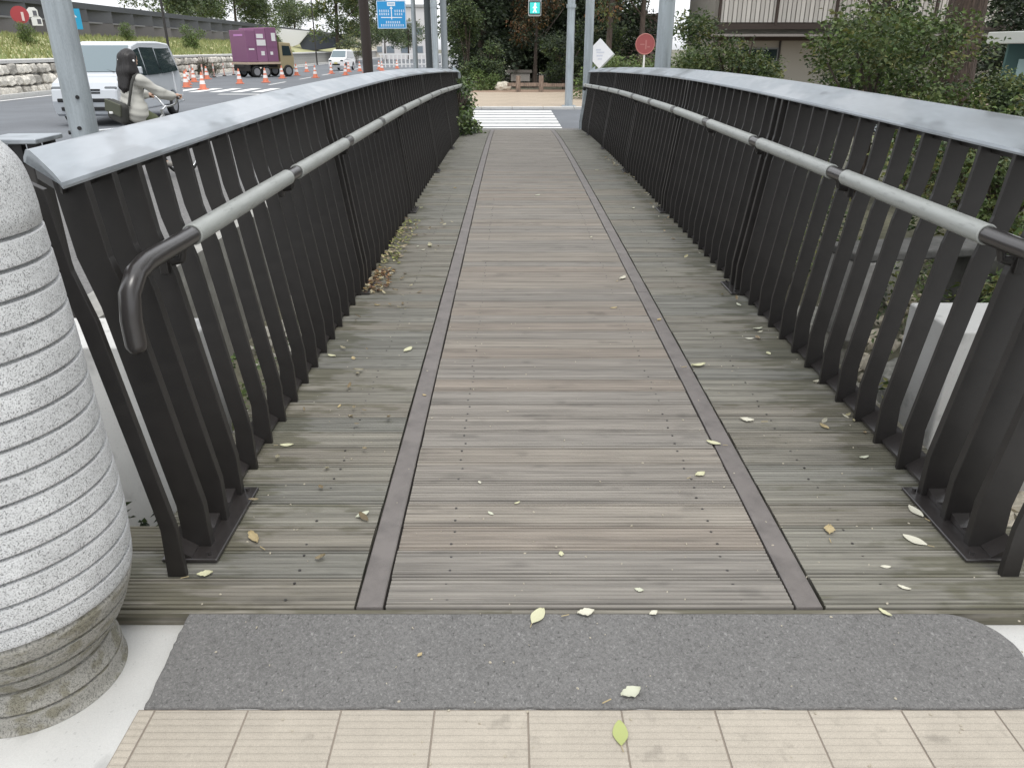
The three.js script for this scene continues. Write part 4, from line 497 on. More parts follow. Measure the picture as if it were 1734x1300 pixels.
// ---------------------------------------------------------------- the cyclist
function field(fn, c, half, res) {                   // surface where fn = 0, inside negative
  const mc = new MarchingCubes(res, new THREE.MeshBasicMaterial(), false, false, 60000); mc.isolation = 0;
  for (let z = 0; z < res; z++) for (let y = 0; y < res; y++) for (let x = 0; x < res; x++) mc.field[z * res * res + y * res + x] = -fn(c[0] + half * (2 * x / res - 1), c[1] + half * (2 * y / res - 1), c[2] + half * (2 * z / res - 1));
  mc.update(); const n = mc.count, g = new THREE.BufferGeometry(), p = new Float32Array(mc.positionArray.slice(0, 3 * n)), q = new Float32Array(mc.normalArray.slice(0, 3 * n));
  for (let i = 0; i < n; i++) for (let k = 0; k < 3; k++) p[3 * i + k] = c[k] + half * p[3 * i + k];
  g.setAttribute('position', new THREE.BufferAttribute(p, 3)); g.setAttribute('normal', new THREE.BufferAttribute(q, 3)); return g;
}
const caps = (list, k) => (x, y, z) => {             // smooth union of tapered capsules [ax,ay,az,ra, bx,by,bz,rb]
  let d = 9; for (const [ax, ay, az, ra, bx, by, bz, rb] of list) { const dx = bx - ax, dy = by - ay, dz = bz - az, t = Math.min(1, Math.max(0, ((x - ax) * dx + (y - ay) * dy + (z - az) * dz) / (dx * dx + dy * dy + dz * dz + 1e-9))); const e = Math.hypot(x - ax - t * dx, y - ay - t * dy, z - az - t * dz) - (ra + (rb - ra) * t); const h = Math.max(0, Math.min(1, 0.5 + 0.5 * (d - e) / k)); d = d + (e - d) * h - k * h * (1 - h); } return d;
};
{
  const px = -5.14, py = -0.1, pz = -10.9, turn = Math.PI * 0.35;
  const p = thing('person', 'woman with long black hair in a cream cardigan riding a bicycle away past the van', 'person', px, py, pz, turn);
  const skin = M(0.5, 0.32, 0.23, 0.55), cream = M(0.47, 0.465, 0.425, 0.9), hairM = M(0.012, 0.01, 0.01, 0.45);
  const legs = [[0, 0.9, 0.09, 0.1, 0.36, 0.68, 0.11, 0.072], [0.36, 0.68, 0.11, 0.062, 0.2, 0.27, 0.12, 0.04], [0.2, 0.24, 0.12, 0.04, 0.36, 0.2, 0.12, 0.03], [0, 0.9, -0.09, 0.1, 0.36, 0.78, -0.1, 0.072], [0.36, 0.78, -0.1, 0.062, 0.06, 0.46, -0.12, 0.04], [0.05, 0.44, -0.12, 0.04, 0.2, 0.42, -0.12, 0.03]];
  const torso = [[0, 0.9, 0.06, 0.115, 0, 0.9, -0.06, 0.115], [0, 0.92, 0, 0.12, 0.04, 1.14, 0, 0.105], [0.04, 1.14, 0, 0.11, 0.07, 1.3, 0, 0.1], [0.075, 1.31, 0.14, 0.055, 0.075, 1.31, -0.14, 0.055], [0.08, 1.36, 0, 0.05, 0.1, 1.46, 0, 0.045]];
  const arm = (s) => [[0.075, 1.31, 0.17 * s, 0.052, 0.28, 1.15, 0.25 * s, 0.042], [0.28, 1.15, 0.25 * s, 0.04, 0.5, 1.1, 0.27 * s, 0.029]];
  const hand = (s) => { const l = [[0.5, 1.1, 0.27 * s, 0.026, 0.545, 1.105, 0.275 * s, 0.024]]; for (let i = 0; i < 4; i++) { const z = 0.275 * s + (i - 1.5) * 0.02, L = [0.03, 0.036, 0.034, 0.026][i]; l.push([0.552, 1.108, z, 0.0095, 0.552 + L, 1.104, z, 0.009], [0.552 + L, 1.104, z, 0.009, 0.556 + L, 1.074, z, 0.008], [0.556 + L, 1.074, z, 0.008, 0.552, 1.062, z, 0.0075]); } l.push([0.525, 1.095, 0.275 * s - 0.026 * s, 0.011, 0.56, 1.072, 0.275 * s - 0.04 * s, 0.0095], [0.56, 1.072, 0.275 * s - 0.04 * s, 0.0095, 0.572, 1.06, 0.275 * s - 0.02 * s, 0.0085]); return l; };
  const body = caps([...torso.map((q, i) => i < 4 ? q.map((v, k) => k === 3 || k === 7 ? v - 0.03 : v) : q), ...arm(1), ...arm(-1), ...legs], 0.05), headF0 = caps([[0.11, 1.5, 0, 0.05, 0.1, 1.44, 0, 0.046], [0.095, 1.6, 0, 0.085, 0.12, 1.59, 0, 0.075], [0.14, 1.54, 0, 0.05, 0.16, 1.51, 0, 0.032], [0.193, 1.57, 0, 0.011, 0.203, 1.548, 0, 0.013], [0.185, 1.515, 0.014, 0.009, 0.185, 1.515, -0.014, 0.009], [0.1, 1.575, 0.082, 0.02, 0.1, 1.55, 0.08, 0.013], [0.1, 1.575, -0.082, 0.02, 0.1, 1.55, -0.08, 0.013]], 0.02);
  const headF = (x, y, z) => { let d = headF0(x, y, z); for (const s of [-1, 1]) d = Math.max(d, -(Math.hypot(x - 0.19, y - 1.585, z - 0.03 * s) - 0.012)); return d; };
  const H1 = caps(hand(1), 0.008), H2 = caps(hand(-1), 0.008);
  mesh('body', merge([field(body, [0.15, 0.8, 0], 0.72, 96), field(headF, [0.11, 1.54, 0], 0.17, 60), field(H1, [0.55, 1.09, 0.275], 0.085, 48), field(H2, [0.55, 1.09, -0.275], 0.085, 48)]), skin, p);
  mesh('eyes', [-1, 1].map((s) => put(new THREE.SphereGeometry(0.012, 10, 8), 0.182, 1.585, 0.03 * s)), M(0.03, 0.02, 0.02, 0.2), p);
  const fat = (l, r) => l.map(([a, b, c, d, e, f, g, h]) => [a, b, c, d + r, e, f, g, h + r]);
  const cut = caps([...fat(torso.slice(1, 4), 0.022), [0.0, 0.9, 0.075, 0.15, 0.0, 0.9, -0.075, 0.15], [0.02, 0.98, 0.05, 0.14, 0.02, 0.98, -0.05, 0.14], ...fat(arm(1), 0.02), ...fat(arm(-1), 0.02), [0.3, 1.12, 0.25, 0.05, 0.42, 1.09, 0.262, 0.042], [0.3, 1.12, -0.25, 0.05, 0.42, 1.09, -0.262, 0.042]], 0.045);
  mesh('cardigan', field((x, y, z) => Math.max(cut(x, y, z), x - 0.485, 0.78 - y) + 0.004 * Math.sin(y * 70 + z * 30), [0.16, 1.1, 0], 0.46, 84), cream, p);
  const tr = caps([...fat(legs.filter((_, i) => i % 3 < 2), 0.018), [0, 0.88, 0.07, 0.125, 0, 0.88, -0.07, 0.125]], 0.04); mesh('trousers', field((x, y, z) => Math.max(tr(x, y, z), y - 0.95), [0.15, 0.62, 0], 0.42, 72), M(0.1, 0.115, 0.06, 0.85), p);
  mesh('shoes', field(caps([[0.19, 0.225, 0.12, 0.045, 0.37, 0.195, 0.12, 0.036], [0.04, 0.425, -0.12, 0.045, 0.21, 0.415, -0.12, 0.036]], 0.02), [0.2, 0.3, 0], 0.26, 48), M(0.35, 0.33, 0.3, 0.6), p);
  const hr = caps([[0.08, 1.6, 0, 0.1, 0.06, 1.58, 0, 0.1], [0.03, 1.58, 0.03, 0.075, 0.0, 1.42, 0.05, 0.075], [0.03, 1.58, -0.03, 0.075, 0.0, 1.42, -0.05, 0.075], [0.0, 1.42, 0.05, 0.07, -0.06, 1.22, 0.05, 0.05], [0.0, 1.42, -0.05, 0.07, -0.06, 1.24, -0.04, 0.05], [0, 1.4, 0, 0.075, -0.075, 1.16, 0.01, 0.03], [0.07, 1.55, 0.09, 0.03, 0.09, 1.32, 0.13, 0.03]], 0.04);
  mesh('hair', field((x, y, z) => Math.max(hr(x, y, z), -(Math.hypot((x - 0.19) / 1, (y - 1.55) / 1.15, z) - 0.085)) + 0.0035 * Math.sin(z * 190 + y * 22), [0.03, 1.42, 0], 0.32, 92), hairM, p);
  const hp = mesh('hair_clip', put(new THREE.SphereGeometry(0.018, 10, 8).scale(0.5, 0.6, 1.6), -0.045, 1.565, -0.03), M(0.85, 0.85, 0.85, 0.3), p); mesh('earring', put(new THREE.SphereGeometry(0.016, 10, 8), 0.06, 1.55, 0.118), M(0.85, 0.85, 0.85, 0.3), p);
  const bg = thing('shoulder_bag', 'dark grey green shoulder bag slung across the back of the woman on the bicycle', 'bag', px, py, pz, turn);
  mesh('bag', put(rbox(0.13, 0.27, 0.32, 0, 0, 0, 0.06, 4), -0.2, 0.93, -0.03, 0.25), M(0.05, 0.05, 0.045, 0.8), bg); mesh('flap', put(rbox(0.03, 0.16, 0.3, 0, 0, 0, 0.014, 2), -0.268, 0.98, -0.03, 0.25), M(0.08, 0.085, 0.06, 0.8), bg); mesh('buckle', rbox(0.02, 0.03, 0.06, -0.29, 0.92, -0.06, 0.005, 1), M(0.8, 0.8, 0.78, 0.3), bg);
  mesh('strap', tube([V(-0.15, 1.0, 0.13), V(-0.11, 1.18, 0.17), V(-0.03, 1.33, 0.16), V(0.09, 1.385, 0.13), V(0.19, 1.25, 0.05), V(0.19, 1.05, -0.08), V(0.05, 0.95, -0.2), V(-0.14, 0.98, -0.18)], 0.018, 60, 8), M(0.05, 0.05, 0.045, 0.8), bg);
  const b = thing('bicycle', 'city bicycle with curved silver handlebar ridden by the woman', 'bicycle', px, py, pz, turn), sil = M(0.6, 0.61, 0.62, 0.25, { metalness: 0.8 }), fr = M(0.45, 0.46, 0.47, 0.35, { metalness: 0.2 });
  const wl = (x) => { const w = mesh('wheel', put(new THREE.TorusGeometry(0.315, 0.02, 10, 48), x, 0.335, 0), MAT.rubber, b); mesh('rim', put(new THREE.TorusGeometry(0.292, 0.011, 8, 48), x, 0.335, 0), sil, w); const sp = []; for (let i = 0; i < 24; i++) { const a = i * Math.PI / 12; sp.push(bar(V(x, 0.335, 0.02 * (i % 2 ? 1 : -1)), V(x + 0.29 * Math.cos(a), 0.335 + 0.29 * Math.sin(a), 0), 0.002, 5)); } mesh('spokes', sp, sil, w); mesh('mudguard', put(new THREE.TorusGeometry(0.36, 0.02, 6, 24, Math.PI * 0.8).scale(1, 1, 1.4), x, 0.335, 0, 0, 0, 0.3), sil, w); };
  wl(-0.42); wl(0.68);
  mesh('frame', [bar(V(0.12, 0.28, 0), V(-0.06, 0.74, 0), 0.017), bar(V(0.12, 0.28, 0), V(0.5, 0.78, 0), 0.021), bar(V(0.03, 0.5, 0), V(0.48, 0.85, 0), 0.016), bar(V(0.49, 0.74, 0), V(0.46, 0.92, 0), 0.02), ...[-0.05, 0.05].flatMap((z) => [bar(V(0.12, 0.28, z * 0.6), V(-0.42, 0.335, z), 0.01), bar(V(-0.04, 0.68, z * 0.4), V(-0.42, 0.335, z), 0.009), bar(V(0.5, 0.74, z), V(0.68, 0.335, z), 0.012)])], fr, b);
  mesh('saddle', put(new THREE.SphereGeometry(0.12, 16, 10).scale(1.15, 0.35, 0.85), -0.06, 0.785, 0), MAT.black, b);
  mesh('handlebar', [tube([V(0.48, 1.07, 0.34), V(0.56, 1.085, 0.285), V(0.58, 1.075, 0.22), V(0.6, 0.99, 0.14), V(0.56, 0.955, 0.05), V(0.55, 0.95, 0), V(0.56, 0.955, -0.05), V(0.6, 0.99, -0.14), V(0.58, 1.075, -0.22), V(0.56, 1.085, -0.285), V(0.48, 1.07, -0.34)], 0.0125, 70, 8), bar(V(0.46, 0.9, 0), V(0.55, 0.955, 0), 0.013)], sil, b);
  for (const s of [-1, 1]) { mesh('grip', bar(V(0.56, 1.084, 0.25 * s), V(0.49, 1.072, 0.335 * s), 0.018), MAT.black, b); mesh('brake_lever', tube([V(0.59, 1.05, 0.21 * s), V(0.62, 1.045, 0.25 * s), V(0.6, 1.04, 0.33 * s)], 0.006, 12, 6), sil, b); }
  mesh('pedal', rbox(0.09, 0.02, 0.08, 0.27, 0.165, 0.13, 0.006, 1), MAT.black, b); mesh('pedal', rbox(0.09, 0.02, 0.08, 0.05, 0.385, -0.13, 0.006, 1), MAT.black, b); mesh('crank', [bar(V(0.12, 0.28, 0.07), V(0.26, 0.17, 0.08), 0.01), bar(V(0.12, 0.28, -0.07), V(0.05, 0.39, -0.08), 0.01), put(new THREE.CylinderGeometry(0.09, 0.09, 0.006, 24), 0.12, 0.28, 0.055, Math.PI / 2)], sil, b);
  mesh('rear_rack', [rbox(0.34, 0.015, 0.13, -0.42, 0.72, 0, 0.005, 1), bar(V(-0.42, 0.335, 0.06), V(-0.42, 0.72, 0.06), 0.006), bar(V(-0.42, 0.335, -0.06), V(-0.42, 0.72, -0.06), 0.006)], sil, b);
}
// ---------------------------------------------------------------- vegetation
function foliage(seed, blobs, n, size, cols, o = {}) {             // clumped leaves through the volume of the blobs
  const R = mulberry(seed), q = (a, b) => a + (b - a) * R(), tot = blobs.reduce((s, b) => s + b[3] * b[4] * b[5], 0), pos = new Float32Array(n * 18), col = new Float32Array(n * 18), a = V(), b = V(), c = V(), ctr = V(); let i = 0;
  while (i < n) {
    let t = R() * tot, k = 0; while (t > blobs[k][3] * blobs[k][4] * blobs[k][5] && k < blobs.length - 1) { t -= blobs[k][3] * blobs[k][4] * blobs[k][5]; k++; }
    const B = blobs[k], u = q(-1, 1), th = q(0, 6.2832), r = Math.pow(R(), o.fill ?? 0.42) * q(0.86, 1.1), s = Math.sqrt(1 - u * u), dir = V(s * Math.cos(th), u, s * Math.sin(th)); ctr.set(B[0] + dir.x * B[3] * r, B[1] + dir.y * B[4] * r, B[2] + dir.z * B[5] * r);
    if (ctr.y < (o.floor ?? -1e9)) continue;
    const m = Math.min(n - i, 5 + Math.floor(R() * 8)), cc = cols[Math.floor(R() * cols.length)], tw = q(0.8, 1.2), axis = V(q(-1, 1), q(-0.4, 0.9), q(-1, 1)).normalize();
    for (let j = 0; j < m; j++, i++) {
      const f = (j / m - 0.3) * size * (o.twig ?? 4), L = size * (0.55 + 1.1 * R() * R() + 0.3 * R()), x = ctr.x + axis.x * f + q(-1, 1) * size, y = ctr.y + axis.y * f + q(-1, 1) * size * 0.8, z = ctr.z + axis.z * f + q(-1, 1) * size;
      a.set(q(-1, 1) + dir.x, q(-0.9, 0.5) + (o.droop ? -0.7 : 0), q(-1, 1) + dir.z).normalize(); b.set(q(-1, 1), q(0.2, 1.4), q(-1, 1)).cross(a).normalize().multiplyScalar(L * (o.slim ?? 0.28)); c.copy(a).multiplyScalar(L);
      const bend = L * 0.12, v = [[x, y, z], [x + c.x * 0.5 + b.x, y + c.y * 0.5 + b.y + bend, z + c.z * 0.5 + b.z], [x + c.x, y + c.y, z + c.z], [x, y, z], [x + c.x, y + c.y, z + c.z], [x + c.x * 0.5 - b.x, y + c.y * 0.5 - b.y + bend, z + c.z * 0.5 - b.z]], g = tw * q(0.75, 1.25);
      for (let w = 0; w < 6; w++) { pos.set(v[w], i * 18 + w * 3); col.set([cc[0] * g, cc[1] * g, cc[2] * g], i * 18 + w * 3); }
    }
  }
  const g = new THREE.BufferGeometry(); g.setAttribute('position', new THREE.BufferAttribute(pos, 3)); g.setAttribute('color', new THREE.BufferAttribute(col, 3)); g.computeVertexNormals(); return g;
}
const leafMat = new THREE.MeshPhysicalMaterial({ vertexColors: true, roughness: 0.7, thickness: 0, side: THREE.DoubleSide, transmission: 0.3 });
const G = { mid: [[0.085, 0.14, 0.036], [0.115, 0.175, 0.045], [0.05, 0.09, 0.026], [0.16, 0.2, 0.07]], dark: [[0.025, 0.045, 0.016], [0.035, 0.06, 0.02], [0.02, 0.036, 0.016], [0.05, 0.08, 0.022]], yellow: [[0.16, 0.18, 0.04], [0.11, 0.15, 0.035], [0.21, 0.21, 0.055], [0.07, 0.11, 0.028]], rust: [[0.17, 0.075, 0.022], [0.12, 0.07, 0.025], [0.06, 0.06, 0.02], [0.2, 0.11, 0.03]], pale: [[0.12, 0.16, 0.075], [0.09, 0.13, 0.06], [0.15, 0.18, 0.09], [0.07, 0.1, 0.05]], fresh: [[0.12, 0.19, 0.04], [0.13, 0.2, 0.04], [0.07, 0.12, 0.025], [0.15, 0.2, 0.06]] };
function trunkGeo(h, r, seed, limbs = 6, lean = 0.05) {
  const R = mulberry(seed), q = (a, b) => a + (b - a) * R(), N = 9, rings = []; for (let i = 0; i <= N; i++) { const t = i / N, y = h * t, rad = r * (1 + 0.5 * Math.pow(1 - t, 8)) * (1 - 0.6 * t), cx = lean * h * t * t + 0.05 * r * Math.sin(5 * t), ring = []; for (let k = 0; k < 14; k++) { const a = k / 14 * 6.2832, w = rad * (1 + 0.09 * Math.sin(3 * a + 4 * t) + 0.06 * (hash(k, i, seed) - 0.5)); ring.push([cx + w * Math.cos(a), y, w * Math.sin(a)]); } rings.push(ring); }
  const pos = [], uv = []; for (let i = 0; i < N; i++) for (let k = 0; k < 14; k++) { const l = (k + 1) % 14, A = rings[i][k], B = rings[i][l], D = rings[i + 1][k], E = rings[i + 1][l], U = [k / 14 * 6.28 * r, (k + 1) / 14 * 6.28 * r]; pos.push(...A, ...D, ...B, ...B, ...D, ...E); uv.push(U[0], A[1], U[0], D[1], U[1], A[1], U[1], A[1], U[0], D[1], U[1], D[1]); }
  let g = new THREE.BufferGeometry(); g.setAttribute('position', new THREE.Float32BufferAttribute(pos, 3)); g.setAttribute('uv', new THREE.Float32BufferAttribute(uv, 2)); g.computeVertexNormals(); const out = [g];
  for (let i = 0; i < limbs; i++) { const y = h * q(0.35, 0.95), a = q(0, 6.28), L = h * q(0.18, 0.35), x0 = lean * h * (y / h) ** 2; out.push(tube([V(x0, y, 0), V(x0 + Math.cos(a) * L * 0.5, y + L * 0.3, Math.sin(a) * L * 0.5), V(x0 + Math.cos(a) * L, y + L * 0.75, Math.sin(a) * L)], r * 0.2, 8, 6)); }
  return merge(out);
}
function plant(name, label, cat, x, y, d, crown, trunk, o = {}) {
  const t = thing(name, label, cat, x, y, -d, o.turn ?? 0, o.group); mesh(o.part ?? 'crown', crown, leafMat, t); if (trunk) mesh(o.stem ?? 'trunk', trunk, o.bark ?? MAT.bark, t); if (o.s) t.scale.setScalar(o.s); return t;
}
const stems = (n, h, s, seed) => { const R = mulberry(seed), l = []; for (let i = 0; i < n; i++) { const a = R() * 6.28, k = 0.3 + R() * 0.7; l.push(tube([V(0.1 * Math.cos(a), 0, 0.1 * Math.sin(a)), V(s * 0.4 * k * Math.cos(a), h * 0.5, s * 0.4 * k * Math.sin(a)), V(s * k * Math.cos(a + 0.3), h * (0.75 + 0.2 * R()), s * k * Math.sin(a + 0.3))], 0.012 + 0.01 * R(), 8, 5)); } return merge(l); };
const blobsAround = (n, w, h0, h1, r, seed) => { const R = mulberry(seed), l = []; for (let i = 0; i < n; i++) { const a = R() * 6.28, k = Math.sqrt(R()) * w, rr2 = r * (0.6 + 0.7 * R()); l.push([k * Math.cos(a), h0 + (h1 - h0) * R(), k * Math.sin(a), rr2, rr2 * 0.75, rr2]); } return l; };
const bush = (label, x, d, w, h, cols, n, seed, size = 0.055, o = {}) => { const y = bankY(Math.max(2, x), d) - 0.02, b = blobsAround(o.k ?? 16, w * 0.72, h * 0.2, h * 0.86, w * 0.36, seed); return plant('bush', label, 'bush', x, d > 18.5 || x > 12.8 ? RY : y, d, foliage(seed, b, n, size, cols, { fill: 0.5, ...o }), stems(14, h * 0.8, w * 0.7, seed), { part: 'foliage', stem: 'stems' }); };
bush('loose yellow green bush close behind the right railing, above the stone slab', 4.55, 7.3, 1.3, 1.5, [...G.yellow, ...G.mid], 9000, 901, 0.06);
bush('wide green bush behind the right railing, below the ribbed balcony', 4.7, 10.4, 1.35, 2.55, [...G.mid, ...G.fresh, ...G.yellow, ...G.mid], 16000, 902, 0.06);
bush('dark green bush at the right edge, below the pale shed roof', 6.7, 9.4, 1.35, 1.85, [...G.mid, ...G.mid, ...G.dark], 12000, 903, 0.06);
bush('olive green bush in front of the big reddish trunk', 6.0, 9.7, 0.8, 1.75, [...G.yellow, ...G.mid], 7000, 904, 0.055);
bush('tall mid green shrub right of the thick pale pole', 4.1, 15.2, 1.15, 2.95, [...G.mid, ...G.yellow, ...G.mid], 14000, 905, 0.07);
bush('low yellow leaved shrub low behind the right railing near the white wing wall', 3.9, 5.2, 0.8, 1.1, [...G.yellow, ...G.fresh], 4500, 906, 0.055);
bush('green shrub behind the middle of the right railing', 3.7, 12.6, 0.9, 1.5, [...G.mid, ...G.yellow], 7000, 907, 0.06);
bush('clipped dark green hedge bush under the diamond sign', 3.6, 31, 1.7, 1.7, [...G.mid, ...G.fresh], 9000, 908, 0.09);
bush('clipped green hedge bush behind the round red sign', 6.3, 33, 1.9, 1.7, [...G.mid, ...G.fresh], 9000, 909, 0.09);
bush('low bush in front of the house, between the tall shrub and the window', 9.3, 32, 1.4, 1.1, [...G.mid, ...G.yellow], 6000, 910, 0.09);
// big trunk at the right
{
  const cb = blobsAround(26, 4.6, 4.6, 9, 1.6, 55); plant('tree', 'big tree with a thick reddish brown trunk behind the right bushes', 'tree', 6.0, -0.35, 11.2, foliage(920, cb, 20000, 0.14, [...G.dark, ...G.mid]), trunkGeo(8, 0.27, 21, 7, 0.0), { bark: map(T.bark, 1.6, { color: C(0.9, 0.8, 0.76), bumpMap: rep(T.barkH, 1.6), bumpScale: 0.03 }) });  // crown spread widened above the view to shade the right railing and boards
}
{
  plant('tree', 'unseen leafy tree added right of the near end of the right railing to shade it', 'tree', 5.4, -0.2, 1.2, foliage(925, blobsAround(22, 3.2, 3.6, 7.5, 1.4, 925), 16000, 0.13, [...G.mid, ...G.dark]), trunkGeo(7, 0.2, 925, 7, 0));  // out of view, added to darken the right railing and deck
}
// the woods beyond the side street
const woods = [];
{
  const kinds = [0, 1, 2].map((k) => ({ c: foliage(930 + k, [...blobsAround(24, k ? 2.6 : 1.5, 2.2, 9.5, k ? 1.3 : 1.0, 930 + k), ...blobsAround(10, k ? 2.5 : 1.5, 0.8, 3, 0.95, 940 + k)], 15000, 0.19, k === 1 ? [...G.dark, ...G.mid] : G.dark, { fill: 0.5 }), t: trunkGeo(9, 0.22, 930 + k, 8) }));
  const list = [[-1.5, 43, 0, 1.1, 'dark evergreen tree at the left edge of the woods'], [0.2, 47, 0, 1.15, 'dark evergreen tree left of the gap in the woods'], [3.4, 45, 0, 1.1, 'dark evergreen tree right of the gap in the woods'], [1.2, 55, 2, 1.3, 'dark tree closing the gap deep in the woods'], [-1.2, 52, 0, 1.35, 'dark tree behind the left edge of the woods'], [5.6, 47.5, 2, 1.15, 'dark tree of the woods behind the two pale poles'], [4.2, 58, 1, 1.35, 'dark tree far back at the right of the woods'], [0.8, 63, 1, 1.4, 'dark tree far back in the middle of the woods'], [-1.9, 61, 0, 1.5, 'dark tree farthest back at the left of the woods'], [7.5, 60, 1, 1.3, 'dark tree far back behind the brick house corner']];
  for (const [x, d, k, s, l] of list) plant('tree', l, 'tree', x, -0.24, d, kinds[k].c, kinds[k].t, { s, turn: d * 1.7 });
  const rust = foliage(950, [...blobsAround(14, 1.3, 2.2, 5.5, 0.7, 951)], 6000, 0.12, [...G.rust, ...G.rust, ...G.dark], { droop: true }); plant('tree', 'small tree with rust brown leaves in the middle of the dark woods', 'tree', 1.15, -0.24, 41.5, rust, trunkGeo(5.5, 0.1, 951, 6));
  const shrub = (l, x, d, w, h, cols, n, seed, size) => plant('bush', l, 'bush', x, -0.24, d, foliage(seed, blobsAround(18, w * 0.7, h * 0.15, h * 0.88, w * 0.36, seed), n, size, cols, { fill: 0.5 }), stems(12, h * 0.8, w * 0.6, seed), { part: 'foliage', stem: 'stems' });
  shrub('tall leafy green shrub at the left edge of the woods, beside the three poles', -2.1, 38.6, 1.25, 4.6, [...G.mid, ...G.dark, ...G.mid], 14000, 961, 0.1);
  shrub('mid green shrub left of the wooden barrier', -0.95, 38.4, 0.9, 2.2, [...G.dark, ...G.mid], 7000, 962, 0.09); shrub('low bright green shrub at the foot of the woods, left of the pale boulder', -1.3, 37.4, 0.8, 0.9, G.fresh, 3000, 963, 0.08);
  shrub('dark shrub right of the wooden barrier', 2.5, 38.6, 1.2, 2.6, [...G.dark, ...G.dark, ...G.mid], 9000, 964, 0.1); shrub('dark green shrub behind the two pale poles', 4.3, 39.5, 1.4, 3, [...G.dark, ...G.mid], 9000, 965, 0.1);
  shrub('broad dark shrub closing the view deep in the woods', 0.9, 49, 2.2, 4.5, G.dark, 11000, 966, 0.15); shrub('broad dark shrub deep in the woods, right of the gap', 4.2, 51, 2.4, 5, G.dark, 11000, 967, 0.16); shrub('broad dark shrub deep in the woods, left of the gap', -1.6, 47.5, 1.5, 4.2, G.dark, 9000, 968, 0.14);
  const y2 = foliage(970, blobsAround(12, 1.5, 3.0, 6.5, 0.75, 970), 6000, 0.13, [...G.rust, ...G.yellow, ...G.dark], { droop: true }); plant('tree', 'slender tree with brown and yellow hanging leaves above the diamond sign', 'tree', 4.2, -0.15, 36.5, y2, trunkGeo(6, 0.16, 971, 7));
  plant('tree', 'slim dark trunked tree between the white windows and the round red sign', 'tree', 5.9, -0.24, 38, foliage(972, blobsAround(12, 1.8, 4.2, 8, 0.9, 972), 7000, 0.14, [...G.dark, ...G.mid]), trunkGeo(7.5, 0.15, 973, 6, 0));
  plant('tree', 'dark conifer behind the shed at the right edge', 'tree', 18, -0.2, 29, kinds[0].c, kinds[0].t, { s: 0.95, turn: 2 }); plant('tree', 'dark tree above the shed at the right edge', 'tree', 14.6, -0.2, 33, kinds[1].c, kinds[1].t, { s: 0.85, turn: 1 });
}
